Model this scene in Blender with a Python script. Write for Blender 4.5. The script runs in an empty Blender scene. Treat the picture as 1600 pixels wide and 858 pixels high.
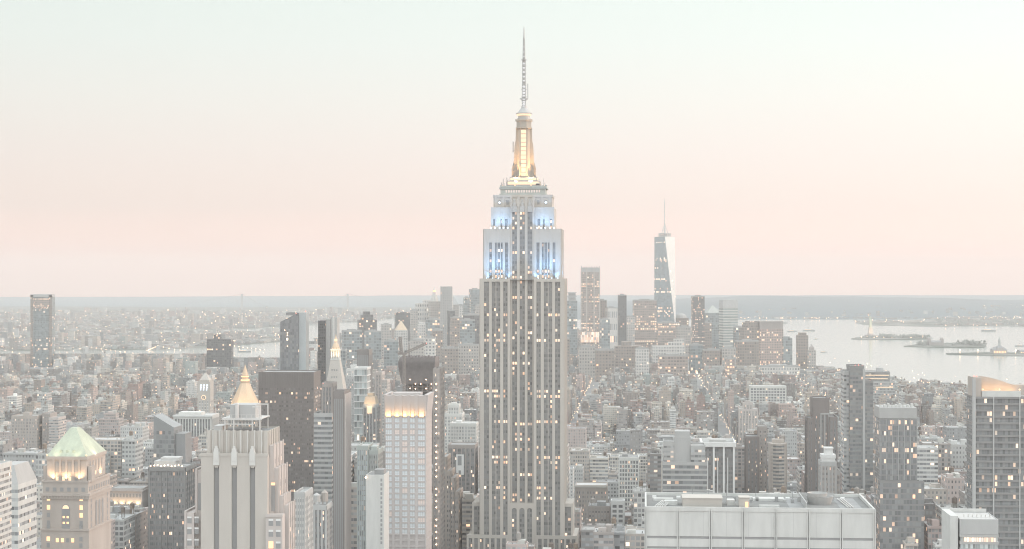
import bpy, math, random
import numpy as np
from mathutils import Vector
R = math.radians
random.seed(7)
C = bpy.context.scene.collection
SC = bpy.context.scene
# ------------------------------------------------------------------ camera, sky, sun, exposure
F, EYE, HY = 2680.0, 260.0, 432.0          # focal length in photo pixels, eye height, eye-level row
PHI = R(4.4)                               # street grid turned against the view direction
cam = bpy.data.objects.new('camera', bpy.data.cameras.new('camera'))
C.objects.link(cam); SC.camera = cam
cam.location = (0, 0, EYE); cam.rotation_euler = (R(90), 0, 0)
cam.data.sensor_width = 36; cam.data.lens = 36*F/1600
cam.data.shift_y = (HY-429)/1600.0
cam.data.clip_start = 1; cam.data.clip_end = 60000
SC.view_settings.view_transform = 'Standard'; SC.view_settings.look = 'None'
SC.view_settings.exposure = 0.0; SC.view_settings.gamma = 1
SC.cycles.use_denoising = True; SC.cycles.filter_width = 1.1
SC.cycles.max_bounces = 5; SC.cycles.diffuse_bounces = 3; SC.cycles.glossy_bounces = 2
SC.cycles.transmission_bounces = 2; SC.cycles.volume_bounces = 0
SC.cycles.sample_clamp_indirect = 4
SC.cycles.use_fast_gi = False

W = bpy.data.worlds.new('World'); SC.world = W; W.use_nodes = True
def sky():
    nt = W.node_tree; N = nt.nodes; L = nt.links; N.clear()
    def n(t, **k):
        o = N.new(t)
        for a, b in k.items(): setattr(o, a, b)
        return o
    tc = n('ShaderNodeTexCoord'); sp = n('ShaderNodeSeparateXYZ'); L.new(tc.outputs['Generated'], sp.inputs[0])
    mr = n('ShaderNodeMapRange'); mr.inputs[1].default_value = -0.03; mr.inputs[2].default_value = 0.27
    L.new(sp.outputs['Z'], mr.inputs[0])
    cr = n('ShaderNodeValToRGB'); L.new(mr.outputs[0], cr.inputs[0])
    e = cr.color_ramp; e.interpolation = 'LINEAR'
    def P(z): return (z+.03)/.30
    stops = [(-.03, (1.60, 1.07, .91)), (.008, (1.62, 1.06, .90)), (.015, (1.27, .91, .81)), (.04, (1.02, .855, .80)), (.07, (.99, .885, .845)),
             (.10, (.965, .93, .885)), (.135, (.925, .965, .92)), (.165, (.89, .965, .915)), (.27, (.86, .915, .925))]
    while len(e.elements) < len(stops): e.elements.new(.5)
    for q, (z, c) in zip(e.elements, stops): q.position = P(z); q.color = (*c, 1)
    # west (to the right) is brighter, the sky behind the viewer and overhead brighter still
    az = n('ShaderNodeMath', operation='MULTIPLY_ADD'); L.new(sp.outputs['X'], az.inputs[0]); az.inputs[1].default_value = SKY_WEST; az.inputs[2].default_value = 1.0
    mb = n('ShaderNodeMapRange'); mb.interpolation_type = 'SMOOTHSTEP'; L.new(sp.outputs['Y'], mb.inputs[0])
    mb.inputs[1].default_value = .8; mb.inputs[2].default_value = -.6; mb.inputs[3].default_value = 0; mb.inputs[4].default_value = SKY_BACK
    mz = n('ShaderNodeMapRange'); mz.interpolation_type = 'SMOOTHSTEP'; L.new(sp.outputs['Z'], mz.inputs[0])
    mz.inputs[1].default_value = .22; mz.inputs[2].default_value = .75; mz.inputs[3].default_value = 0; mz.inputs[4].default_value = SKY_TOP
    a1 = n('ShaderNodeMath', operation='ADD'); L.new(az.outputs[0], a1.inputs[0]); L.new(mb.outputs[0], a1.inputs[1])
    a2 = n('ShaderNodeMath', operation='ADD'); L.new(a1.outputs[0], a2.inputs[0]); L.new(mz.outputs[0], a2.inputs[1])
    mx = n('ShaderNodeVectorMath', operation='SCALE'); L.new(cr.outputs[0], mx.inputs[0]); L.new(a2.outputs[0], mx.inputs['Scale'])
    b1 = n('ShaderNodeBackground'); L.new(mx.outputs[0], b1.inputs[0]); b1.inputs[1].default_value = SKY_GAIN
    st = n('ShaderNodeTexSky'); st.sky_type = 'NISHITA'; st.sun_disc = False
    st.sun_elevation = R(6); st.sun_rotation = R(82); st.altitude = 200; st.air_density = 1; st.dust_density = 2
    b2 = n('ShaderNodeBackground'); L.new(st.outputs[0], b2.inputs[0]); b2.inputs[1].default_value = 0.035
    ad = n('ShaderNodeAddShader'); L.new(b1.outputs[0], ad.inputs[0]); L.new(b2.outputs[0], ad.inputs[1])
    o = n('ShaderNodeOutputWorld'); L.new(ad.outputs[0], o.inputs[0])
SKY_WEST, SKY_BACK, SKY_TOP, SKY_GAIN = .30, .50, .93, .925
HAZE = 0.000075
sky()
sun = bpy.data.objects.new('sun', bpy.data.lights.new('sun', 'SUN')); C.objects.link(sun)
sun.data.energy = 1.45; sun.data.angle = R(20); sun.data.color = (1, .66, .50)
sun.rotation_euler = Vector((-math.cos(R(12))*math.sin(R(82)), -math.cos(R(12))*math.cos(R(82)), -math.sin(R(12)))).to_track_quat('-Z', 'Y').to_euler()

# ------------------------------------------------------------------ helpers
CS, SN = math.cos(PHI), math.sin(PHI)
def zat(py, d): return EYE-(py-HY)*d/F
def ground(px, py, z=0.0):
    d = F*(EYE-z)/(py-HY); return ((px-800)/F*d, d)
def tag(o, label=None, cat=None, group=None, kind=None):
    if label: o['label'] = label
    if cat: o['category'] = cat
    if group: o['group'] = group
    if kind: o['kind'] = kind
    return o
HEROES = []      # px0, px1, top row, lowest row that must stay clear, depth, x, y, radius, short reference
def place(name, label, cat, px0, px1, d, dep, yt=None, yb=None, ref=None, rz=None, group=None, clear=True):
    """Empty at the middle of the front edge of a building whose front spans px0..px1 at depth d"""
    rz = -PHI if rz is None else rz
    c, s = math.cos(rz), -math.sin(rz)
    al, ar = (px0-800)/F, (px1-800)/F
    w = d*(ar-al)/(c+s*(ar+al)/2); cx = al*(d+w/2*s)+w/2*c
    o = bpy.data.objects.new(name, None); C.objects.link(o)
    o.location = (cx, d, 0); o.rotation_euler = (0, 0, rz); o.empty_display_size = 2
    tag(o, label, cat, group)
    if clear:
        HEROES.append(dict(a=px0-4, b=px1+4, yt=yt or 400, yb=yb or 560, d=d, x=cx+s*dep/2, y=d+c*dep/2, r=max(w, dep)*.62+6, ref=ref, w=w, dep=dep))
    return o, w
class MB:
    def __init__(s): s.v = []; s.f = []; s.u = []; s.m = []; s.c = []; s.col = (1, 1, 1)
    def face(s, pts, uv=None, m=0):
        i = len(s.v); s.v += [tuple(p) for p in pts]; s.f.append(tuple(range(i, i+len(pts))))
        s.u += uv if uv else [(p[0], p[1]) for p in pts]; s.m.append(m); s.c.append(s.col)
    def prism(s, poly, z0, z1, m=0, top=True, bot=False, cell=None, tm=None, off=(0, 0), skip=()):
        """poly counter-clockwise; cell=(bay, floor) writes whole window cells into the uv"""
        n = len(poly); off = (off[0], off[1])
        nv = max(1, round((z1-z0)/cell[1])) if cell else z1-z0
        for i in range(n):
            if i in skip: continue
            a, b = poly[i], poly[(i+1) % n]; l = math.hypot(b[0]-a[0], b[1]-a[1])
            nu = max(1, round(l/cell[0])) if cell else l
            u0 = off[0]+i*37; v0 = off[1]
            s.face([(a[0], a[1], z0), (b[0], b[1], z0), (b[0], b[1], z1), (a[0], a[1], z1)], [(u0, v0), (u0+nu, v0), (u0+nu, v0+nv), (u0, v0+nv)], m)
        if top: s.face([(p[0], p[1], z1) for p in poly], None, m if tm is None else tm)
        if bot: s.face([(p[0], p[1], z0) for p in reversed(poly)], None, m)
    def box(s, x0, x1, y0, y1, z0, z1, m=0, **k): s.prism([(x0, y0), (x1, y0), (x1, y1), (x0, y1)], z0, z1, m, **k)
    def loft(s, A, z0, B, z1, m=0, top=True, cell=None, off=0):
        n = len(A)
        for i in range(n):
            j = (i+1) % n; l = math.hypot(A[j][0]-A[i][0], A[j][1]-A[i][1])
            nu = max(1, round(l/cell[0])) if cell else l; nv = max(1, round((z1-z0)/cell[1])) if cell else z1-z0
            p = [(*A[i], z0), (*A[j], z0), (*B[j], z1), (*B[i], z1)]; uv = [(off+i*37, 0), (off+i*37+nu, 0), (off+i*37+nu, nv), (off+i*37, nv)]
            if math.hypot(B[j][0]-B[i][0], B[j][1]-B[i][1]) < 1e-5: p = p[:3]; uv = uv[:3]
            s.face(p, uv, m)
        if top and math.hypot(B[1][0]-B[0][0], B[1][1]-B[0][1]) > 1e-5: s.face([(*q, z1) for q in B], None, m)
    def lathe(s, prof, cx=0, cy=0, n=10, m=0):
        ring = lambda r: [(cx+r*math.cos(2*math.pi*i/n), cy+r*math.sin(2*math.pi*i/n)) for i in range(n)]
        for (r0, z0), (r1, z1) in zip(prof, prof[1:]):
            if abs(z1-z0) < 1e-6 and r1 >= r0: continue
            if r1 < 1e-4: r1 = 1e-6
            s.loft(ring(r0), z0, ring(r1), z1, m, top=False)
        if prof[-1][0] > .02: s.face([(*q, prof[-1][1]) for q in ring(prof[-1][0])], None, m)
    def beam(s, p, q, r, m=0):
        p, q = Vector(p), Vector(q); d = (q-p).normalized()
        a = d.cross(Vector((0, 0, 1)));
        a = a.normalized() if a.length > 1e-3 else Vector((1, 0, 0))
        b = d.cross(a).normalized()*r; a = a*r
        k = [a+b, b-a, -a-b, a-b]
        for i in range(4):
            j = (i+1) % 4; s.face([p+k[j], p+k[i], q+k[i], q+k[j]], None, m)
        s.face([p+x for x in k], None, m); s.face([q+x for x in reversed(k)], None, m)
    def ring(s, x0, x1, y0, y1, z0, z1, t=.4, m=0):
        s.box(x0, x1, y0, y0+t, z0, z1, m); s.box(x0, x1, y1-t, y1, z0, z1, m)
        s.box(x0, x0+t, y0+t, y1-t, z0, z1, m); s.box(x1-t, x1, y0+t, y1-t, z0, z1, m)
    def build(s, name, mats, parent=None, smooth=False, cols=False):
        if not isinstance(mats, (list, tuple)): mats = [mats]
        me = bpy.data.meshes.new(name); me.from_pydata(s.v, [], s.f)
        for q in mats: me.materials.append(q)
        uv = me.uv_layers.new(name='uv'); uv.data.foreach_set('uv', np.array(s.u, dtype=np.float32).ravel())
        me.polygons.foreach_set('material_index', np.array(s.m, dtype=np.int32))
        if cols:
            at = me.attributes.new('wallcol', 'FLOAT_COLOR', 'FACE')
            c = np.ones((len(s.f), 4), dtype=np.float32); c[:, :3] = np.array(s.c, dtype=np.float32); at.data.foreach_set('color', c.ravel())
        if smooth: me.polygons.foreach_set('use_smooth', np.ones(len(s.f), dtype=bool))
        me.update()
        o = bpy.data.objects.new(name, me); C.objects.link(o)
        if parent: o.parent = parent
        return o
def rect(x0, x1, y0, y1): return [(x0, y0), (x1, y0), (x1, y1), (x0, y1)]
def lamp(parent, kind, loc, power, color, size=2, aim=None, angle=80, name='lamp'):
    l = bpy.data.lights.new(name, kind); l.energy = power; l.color = color
    o = bpy.data.objects.new(name, l); C.objects.link(o); o.parent = parent; o.location = loc
    if kind == 'SPOT': l.spot_size = R(angle); l.spot_blend = .8; l.shadow_soft_size = size
    elif kind == 'AREA': l.size = size
    else: l.shadow_soft_size = size
    if aim is not None: o.rotation_euler = (Vector(aim)-Vector(loc)).to_track_quat('-Z', 'Y').to_euler()
    return o

# ------------------------------------------------------------------ materials
M = {}
def mat(name):
    m = bpy.data.materials.new(name); m.use_nodes = True; m.cycles.emission_sampling = 'NONE'; M[name] = m
    nt = m.node_tree; nt.nodes.clear(); o = nt.nodes.new('ShaderNodeOutputMaterial'); b = nt.nodes.new('ShaderNodeBsdfPrincipled')
    nt.links.new(b.outputs[0], o.inputs[0]); return m, nt, b
def ng(nt):
    def n(t, **k):
        o = nt.nodes.new(t)
        for a, b in k.items(): setattr(o, a, b)
        return o
    def mth(op, a, b=None, c=None):
        o = n('ShaderNodeMath', operation=op)
        for i, x in enumerate((a, b, c)):
            if x is None: continue
            if isinstance(x, (int, float)): o.inputs[i].default_value = x
            else: nt.links.new(x, o.inputs[i])
        return o.outputs[0]
    def mix(f, a, b):
        o = n('ShaderNodeMix', data_type='RGBA')
        for i, x in ((0, f), (6, a), (7, b)):
            if isinstance(x, tuple): o.inputs[i].default_value = (*x, 1)
            elif isinstance(x, (int, float)): o.inputs[i].default_value = x
            else: nt.links.new(x, o.inputs[i])
        return o.outputs[2]
    return n, mth, mix
def lift(c): return tuple(.23+.63*x for x in c)      # pale overall veil put into the base colours
def weather(nt, col, amt, sc, streak=True, raw=False):
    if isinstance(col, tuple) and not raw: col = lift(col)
    n, mth, mix = ng(nt)
    tc = n('ShaderNodeTexCoord'); mp = n('ShaderNodeMapping'); nt.links.new(tc.outputs['Object'], mp.inputs[0])
    mp.inputs['Scale'].default_value = (sc, sc, sc*.22 if streak else sc)
    t = n('ShaderNodeTexNoise'); t.inputs['Scale'].default_value = 1; t.inputs['Detail'].default_value = 5; t.inputs['Roughness'].default_value = .65
    nt.links.new(mp.outputs[0], t.inputs['Vector'])
    k = mth('MULTIPLY_ADD', t.outputs[0], 2*amt, 1-amt)
    o = n('ShaderNodeVectorMath', operation='SCALE')
    if isinstance(col, tuple): o.inputs[0].default_value = col
    else: nt.links.new(col, o.inputs[0])
    nt.links.new(k, o.inputs['Scale']); return o.outputs[0]
def plain(name, col, rough=.8, amt=.22, sc=.12, metal=0, emit=None, es=0, streak=True, raw=False):
    m, nt, b = mat(name)
    nt.links.new(weather(nt, col, amt, sc, streak, raw), b.inputs['Base Color'])
    b.inputs['Roughness'].default_value = rough; b.inputs['Metallic'].default_value = metal
    b.inputs['Specular IOR Level'].default_value = .3
    if emit: b.inputs['Emission Color'].default_value = (*emit, 1); b.inputs['Emission Strength'].default_value = es
    return m
def facade(name, wall, glass, wf=.6, hf=.55, lit=.08, es=4, rowv=.5, rough=.2, warm=(1, .56, .32), gvar=.6, attr=False, amt=.2, raw=False):
    m, nt, b = mat(name); n, mth, mix = ng(nt); L = nt.links
    uv = n('ShaderNodeUVMap', uv_map='uv'); sp = n('ShaderNodeSeparateXYZ'); L.new(uv.outputs[0], sp.inputs[0])
    oi = n('ShaderNodeObjectInfo')
    fu = mth('FRACT', sp.outputs[0]); fv = mth('FRACT', sp.outputs[1]); iu = mth('FLOOR', sp.outputs[0]); iv = mth('FLOOR', sp.outputs[1])
    mask = mth('MULTIPLY', mth('LESS_THAN', mth('ABSOLUTE', mth('SUBTRACT', fu, .5)), wf/2), mth('LESS_THAN', mth('ABSOLUTE', mth('SUBTRACT', fv, .5)), hf/2))
    seed = mth('MULTIPLY', oi.outputs['Random'], 91.0)
    cv = n('ShaderNodeCombineXYZ'); L.new(iu, cv.inputs[0]); L.new(iv, cv.inputs[1]); L.new(seed, cv.inputs[2])
    wn = n('ShaderNodeTexWhiteNoise', noise_dimensions='3D'); L.new(cv.outputs[0], wn.inputs['Vector'])
    cr = n('ShaderNodeCombineXYZ'); L.new(iv, cr.inputs[0]); L.new(mth('FLOOR', mth('MULTIPLY', sp.outputs[0], .0270)), cr.inputs[1])
    wr = n('ShaderNodeTexWhiteNoise', noise_dimensions='2D'); L.new(cr.outputs[0], wr.inputs['Vector'])
    rowf = mth('ADD', 1-rowv, mth('MULTIPLY', mth('GREATER_THAN', wr.outputs[0], .78), 4.5*rowv))
    on = mth('LESS_THAN', wn.outputs[0], mth('MULTIPLY', rowf, lit))
    sc = n('ShaderNodeSeparateColor'); L.new(wn.outputs['Color'], sc.inputs[0])
    if attr:
        at = n('ShaderNodeAttribute', attribute_name='wallcol'); wc = weather(nt, at.outputs['Color'], amt, .06)
    else: wc = weather(nt, wall, amt, .06, True, raw)
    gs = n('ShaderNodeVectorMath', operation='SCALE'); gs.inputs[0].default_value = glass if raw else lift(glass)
    L.new(mth('MULTIPLY_ADD', sc.outputs[1], 2*gvar, 1-gvar), gs.inputs['Scale'])
    blind = mth('MULTIPLY', mth('GREATER_THAN', sc.outputs[2], .8), .22)
    g2 = mix(blind, gs.outputs[0], (.45, .43, .4))
    L.new(mix(mask, wc, g2), b.inputs['Base Color'])
    L.new(mth('MULTIPLY_ADD', mask, rough-.85, .85), b.inputs['Roughness'])
    b.inputs['Specular IOR Level'].default_value = .45
    L.new(mix(sc.outputs[1], warm, (1, .78, .58)), b.inputs['Emission Color'])
    L.new(mth('MULTIPLY', mth('MULTIPLY', mask, on), mth('MULTIPLY_ADD', sc.outputs[2], es*.40, es*.16)), b.inputs['Emission Strength'])
    return m
LIME = (.445, .395, .335)
plain('limestone', LIME, .85, .16, .10)
plain('limestone_rosy', (.47, .40, .36), .85, .16, .10)  # rosy walls' own colour; on some side walls evening light painted in
plain('white_stone', (.66, .65, .61), .8, .12, .1)
plain('pale_concrete', (.56, .56, .53), .85, .22, .22)
plain('grey_concrete', (.36, .36, .35), .85, .18, .12)
plain('dark_metal', (.10, .105, .11), .5, .2, .1)
plain('bronze', (.245, .225, .215), .6, .2, .1, raw=True)
plain('brown_brick', (.22, .165, .135), .9, .25, .12)
plain('tan_brick', (.34, .27, .215), .9, .22, .12)
plain('aluminium', (.36, .355, .34), .5, .15, .2, .2)
plain('steel_paint', (.60, .58, .55), .5, .15, .3)
plain('roof_dark', (.13, .13, .13), .95, .4, .09, streak=False)
plain('roof_grey', (.22, .22, .21), .95, .35, .09, streak=False)
plain('roof_pale', (.46, .45, .43), .95, .25, .09, streak=False)
plain('copper', (.36, .42, .27), .6, .35, .25)
plain('gold_leaf', (.62, .41, .20), .45, .12, .3, .3)
plain('tank_wood', (.24, .19, .15), .9, .25, .5)
plain('glow_warm', (.16, .14, .13), .6, 0, 1, 0, (1, .60, .30), 1.7, raw=True)
plain('glow_white', (.16, .14, .13), .6, 0, 1, 0, (1, .74, .48), 1.15, raw=True)
plain('glow_blue', (.16, .14, .13), .6, 0, 1, 0, (.72, .86, 1), 2.2, raw=True)
plain('glow_red', (.16, .14, .13), .6, 0, 1, 0, (1, .28, .2), 1.6, raw=True)
plain('lamp_dot', (.16, .14, .13), .6, 0, 1, 0, (1, .66, .42), 5.5, raw=True)
plain('slot_dark', (.31, .31, .31), .4, .12, .2, raw=True)
plain('glass_plain', (.10, .115, .12), .12, .2, .05)
plain('glass_blue', (.30, .36, .38), .1, .12, .05)
plain('white_paint', (.78, .78, .76), .6, .1, .2)
plain('copper_dark', (.33, .36, .32), .7, .25, .3)
facade('strip_stone', (.255, .25, .24), (.215, .215, .215), .72, .52, .17, 3.0, .62, gvar=.35, raw=True)
facade('strip_dark', (.25, .24, .235), (.22, .225, .23), .8, .55, .07, 3.0, .5, gvar=.35, raw=True)
facade('strip_blue', (.20, .20, .20), (.26, .33, .37), .86, .80, .04, 2.2, .3)
facade('strip_grey', (.24, .24, .24), (.12, .13, .14), .8, .55, .06, 3.0, .4)
facade('strip_tan', (.30, .24, .20), (.09, .09, .095), .6, .5, .08, 3.2, .2)
facade('strip_white', (.60, .58, .54), (.13, .14, .15), .6, .55, .06, 3.2, .2)
facade('band_dark', (.26, .26, .26), (.235, .245, .25), .9, 2, .06, 2.6, .35, gvar=.25, raw=True)
facade('band_lit', (.20, .20, .19), (.10, .11, .115), .86, 2, .16, 2.4, .2)
facade('band_grey', (.30, .30, .30), (.15, .17, .18), .9, 2, .05, 3, .3)
facade('band_white', (.6, .6, .58), (.30, .36, .36), .9, 2, .03, 3, .2)
facade('band_glow', (.3, .3, .28), (.2, .2, .2), .85, 2, .95, 2.6, .0)
# far downtown towers (walls seen at five kilometres and more)
facade('far_glass', (.26, .29, .30), (.17, .20, .21), .8, .7, .05, 3.5, .6, raw=True)
facade('far_dark', (.12, .115, .115), (.08, .085, .09), .7, .6, .06, 4, .5, raw=True)
facade('far_brown', (.30, .25, .22), (.15, .15, .15), .55, .5, .07, 4, .4, raw=True)
facade('far_stone', (.44, .41, .38), (.2, .2, .2), .5, .5, .05, 4, .4, raw=True)
facade('far_pale', (.60, .58, .55), (.24, .25, .26), .5, .5, .04, 4, .4, raw=True)
facade('far_lit', (.38, .31, .28), (.20, .19, .18), .7, .5, .22, 3.2, .6, raw=True)
facade('far_glass_glare', (.72, .70, .68), (.74, .73, .71), .9, .9, .004, 4, .2, rough=.12, gvar=.05, raw=True)  # glass with the bright sky reflection put into its pale colour
# the wall materials of the many ordinary buildings (their colour is a mesh attribute)
facade('city_punched', None, (.085, .085, .09), .42, .48, .05, 4, .3, attr=True)
facade('city_paired', None, (.09, .095, .10), .62, .5, .04, 4, .4, attr=True)
facade('city_ribbon', None, (.10, .11, .12), .94, .5, .035, 3, .6, attr=True)
facade('city_loft', None, (.075, .08, .085), .74, .64, .045, 3, .3, attr=True)
facade('city_far', None, (.10, .10, .105), .45, .45, .022, 7, .2, attr=True)
def attr_plain(name, rough=.9, amt=.25):
    m, nt, b = mat(name); n, mth, mix = ng(nt)
    at = n('ShaderNodeAttribute', attribute_name='wallcol'); nt.links.new(weather(nt, at.outputs['Color'], amt, .08, False), b.inputs['Base Color'])
    b.inputs['Roughness'].default_value = rough; return m
attr_plain('city_plain')
def ground_mats():
    m, nt, b = mat('asphalt'); nt.links.new(weather(nt, (.075, .075, .075), .5, .004, False), b.inputs['Base Color']); b.inputs['Roughness'].default_value = .9
    m, nt, b = mat('far_land'); n, mth, mix = ng(nt); tc = n('ShaderNodeTexCoord')
    t = n('ShaderNodeTexNoise'); t.inputs['Scale'].default_value = .006; t.inputs['Detail'].default_value = 8; nt.links.new(tc.outputs['Object'], t.inputs[0])
    r = n('ShaderNodeValToRGB'); nt.links.new(t.outputs[0], r.inputs[0])
    r.color_ramp.elements[0].position = .38; r.color_ramp.elements[0].color = (.07, .09, .07, 1); r.color_ramp.elements[1].position = .62; r.color_ramp.elements[1].color = (.26, .25, .23, 1)
    nt.links.new(r.outputs[0], b.inputs['Base Color']); b.inputs['Roughness'].default_value = .95
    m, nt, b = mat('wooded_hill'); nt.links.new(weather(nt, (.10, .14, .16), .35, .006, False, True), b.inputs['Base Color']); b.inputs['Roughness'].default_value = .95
    m, nt, b = mat('foliage'); nt.links.new(weather(nt, (.075, .095, .055), .5, .05, False), b.inputs['Base Color']); b.inputs['Roughness'].default_value = .9
    m, nt, b = mat('water'); n, mth, mix = ng(nt); b.inputs['Base Color'].default_value = (.34, .38, .36, 1); b.inputs['Roughness'].default_value = .12
    b.inputs['IOR'].default_value = 1.45
    tc = n('ShaderNodeTexCoord'); mp = n('ShaderNodeMapping'); mp.inputs['Scale'].default_value = (.012, .05, .05); nt.links.new(tc.outputs['Object'], mp.inputs[0])
    t = n('ShaderNodeTexNoise'); t.inputs['Scale'].default_value = 1; t.inputs['Detail'].default_value = 6; nt.links.new(mp.outputs[0], t.inputs[0])
    bp = n('ShaderNodeBump'); bp.inputs['Strength'].default_value = .22; bp.inputs['Distance'].default_value = 2; nt.links.new(t.outputs[0], bp.inputs['Height']); nt.links.new(bp.outputs[0], b.inputs['Normal'])
ground_mats()
plain('white_wall', (.44, .385, .365), .8, .1, .1)
plain('pane_blue', (.80, .86, .90), .3, .06, .3)
plain('pane_lit', (.75, .66, .62), .2, .1, .3, 0, (1, .62, .45), .14)
plain('dark_slab', (.275, .27, .265), .8, .2, .1, raw=True)
facade('band_rooms', (.27, .27, .27), (.25, .255, .26), .9, 2, .10, 2.6, .45, gvar=.25, raw=True)
plain('dark_brick', (.25, .225, .215), .9, .22, .12, raw=True)
plain('umber_panel', (.215, .195, .185), .7, .18, .1, raw=True)
facade('band_umber', (.235, .21, .20), (.21, .19, .185), .86, 2, .07, 3.4, .7, gvar=.3, raw=True)
plain('green_panel', (.36, .42, .39), .4, .12, .1)
plain('gold_stone', (.52, .38, .22), .7, .12, .2)
plain('netting', (.21, .19, .185), .95, .35, .25, streak=False, raw=True)
plain('crane_paint', (.12, .07, .04), .6, .2, .3)
facade('tower_glass', (.19, .195, .20), (.20, .21, .22), .86, .86, .015, 5, .3, rough=.12, gvar=.25, raw=True)
facade('far_office', (.26, .30, .32), (.24, .28, .30), .8, .8, .10, 4, .85, rough=.15, gvar=.3, raw=True)
facade('far_freckled', (.18, .17, .17), (.12, .12, .12), .5, .5, .28, 4, .2, raw=True)
facade('far_bands', (.50, .50, .47), (.22, .26, .26), 1.0, .5, .02, 4, .5, gvar=.3, raw=True)
facade('far_rosy', (.46, .36, .32), (.14, .13, .13), .5, .5, .10, 5, .6, raw=True)
plain('sandstone', (.36, .29, .23), .85, .15, .1)
plain('glow_antenna', (.16, .14, .13), .6, 0, 1, 0, (.95, .97, 1), .75, raw=True)
plain('mast_metal', (.42, .38, .33), .55, .15, .2, raw=True)
plain('roof_mid', (.235, .235, .23), .95, .3, .12, streak=False, raw=True)
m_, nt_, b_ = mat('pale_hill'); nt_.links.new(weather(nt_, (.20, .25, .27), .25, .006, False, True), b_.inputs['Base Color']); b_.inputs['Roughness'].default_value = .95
# ------------------------------------------------------------------ setting: water, land, islands, hills
def sheet(name, poly, z, m, zb=None):
    b = MB(); a = sum(poly[i][0]*poly[(i+1) % len(poly)][1]-poly[(i+1) % len(poly)][0]*poly[i][1] for i in range(len(poly)))
    if a < 0: poly = poly[::-1]
    if zb is None: b.face([(x, y, z) for x, y in poly])
    else: b.prism(poly, zb, z)
    return tag(b.build(name, M[m]), kind='structure')
sheet('water', rect(-8900, 8900, -2400, 21500), 0, 'water')
MANHATTAN = [(1500, -2380), (1500, 1800), (1330, 3000), ground(1640, 622), ground(1600, 613), ground(1520, 611), ground(1440, 603), ground(1395, 592), ground(1330, 584),
             ground(1290, 576), ground(1240, 571), (865, 5600), (820, 6250), (420, 6800), (-100, 6900), (-480, 6500), (-640, 6150), ground(440, 566), ground(365, 565), ground(180, 566), (-1900, 5050), (-2600, 3600), (-2600, -2380)]
sheet('ground', MANHATTAN, 1.2, 'asphalt', -.5)
gp = lambda *a: [ground(x, y) for x, y in a]
BROOKLYN = gp((-700, 549), (-60, 549), (200, 547), (330, 543), (440, 534), (478, 527), (476, 521), (330, 520), (205, 523), (200, 517), (380, 514), (470, 508), (520, 504), (575, 503), (600, 499), (640, 495), (700, 492)) + [(-900, 14800), (-8800, 14800), (-8800, 6000)]
sheet('far_shore_land', BROOKLYN, 1.0, 'far_land', -.5)
sheet('harbour_spit_land', gp((1465, 511), (1520, 509), (1640, 511), (2300, 512), (2300, 497), (1560, 499), (1460, 501), (1340, 505), (1350, 508)), 1.0, 'far_land', -.5)
def hill(name, x0, x1, y0, y1, prof, nx=90, ny=14, seed=0, m='wooded_hill'):
    rr = np.random.RandomState(seed); ph = rr.rand(8)*6.28
    b = MB(); P = {}
    for i in range(nx+1):
        for j in range(ny+1):
            x = x0+(x1-x0)*i/nx; y = y0+(y1-y0)*j/ny; t = j/ny
            env = math.sin(math.pi*min(1, t*.62)) if t < .81 else math.sin(math.pi*min(1, t*.62))
            nz = 1+.06*math.sin(x/310+ph[0]+y/900)+.05*math.sin(x/140+ph[1])+.03*math.sin(x/61+ph[2]+y/300)+.03*rr.rand()
            P[i, j] = (x, y, prof(x/y*F+800)*env**.8*nz)
    for i in range(nx):
        for j in range(ny): b.face([P[i, j], P[i+1, j], P[i+1, j+1], P[i, j+1]])
    return tag(b.build(name, M[m], smooth=True), kind='structure')
lerp = lambda px, pts: float(np.interp(px, [p[0] for p in pts], [p[1] for p in pts]))
hill('terrain', 150, 8700, 10350, 16000, lambda px: lerp(px, [(815, 0), (880, 22), (1000, 40), (1100, 62), (1160, 78), (1250, 84), (1330, 74), (1450, 60), (1600, 44), (1900, 40)]), seed=3)
hill('hills', -8800, 8800, 17500, 21300, lambda px: lerp(px, [(-400, 6), (150, 8), (420, 16), (700, 28), (1000, 30), (1600, 30)]), seed=5, m='pale_hill')
hill('low_hills', -5200, -200, 14300, 17400, lambda px: lerp(px, [(-300, 1), (200, 3), (560, 8), (700, 10), (790, 3)]), seed=9, ny=8, m='pale_hill')
def island(name, pts):
    return sheet(name, gp(*pts), 2.5, 'far_land', -.5)
island('statue_island_land', ((1330, 530), (1345, 527), (1365, 525.5), (1400, 525.5), (1430, 527), (1452, 529.5), (1430, 531), (1370, 531), (1345, 531)))
island('wooded_island_land', ((1412, 541.5), (1440, 538), (1480, 536.5), (1520, 537), (1541, 540), (1538, 543), (1500, 543.6), (1445, 543)))
island('old_pier_land', ((1478, 553), (1515, 552), (1545, 551.5), (1640, 552), (1640, 557), (1560, 556), (1515, 555), (1480, 553.8)))
island('channel_island_land', ((1343, 505), (1380, 502.5), (1440, 502.5), (1455, 505), (1400, 507)))
def clumps(name, spots, m='foliage'):
    b = MB(); rr = random.Random(4)
    for x, y, z, r, h in spots:
        for k in range(9):
            cx, cy, cz = x+rr.uniform(-r, r), y+rr.uniform(-r, r), z+rr.uniform(.25, 1)*h
            s = r*rr.uniform(.25, .5)
            n = [(cx+s*math.cos(a+rr.uniform(-.3, .3)), cy+s*math.sin(a)) for a in (0, 1.26, 2.5, 3.77, 5)]
            b.loft(n, cz-s*.8, [(cx+(p-cx)*.5, cy+(q-cy)*.5) for p, q in n], cz+s*.6)
    return tag(b.build(name, M[m]), kind='stuff')
rr = random.Random(11); sp = []
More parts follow.
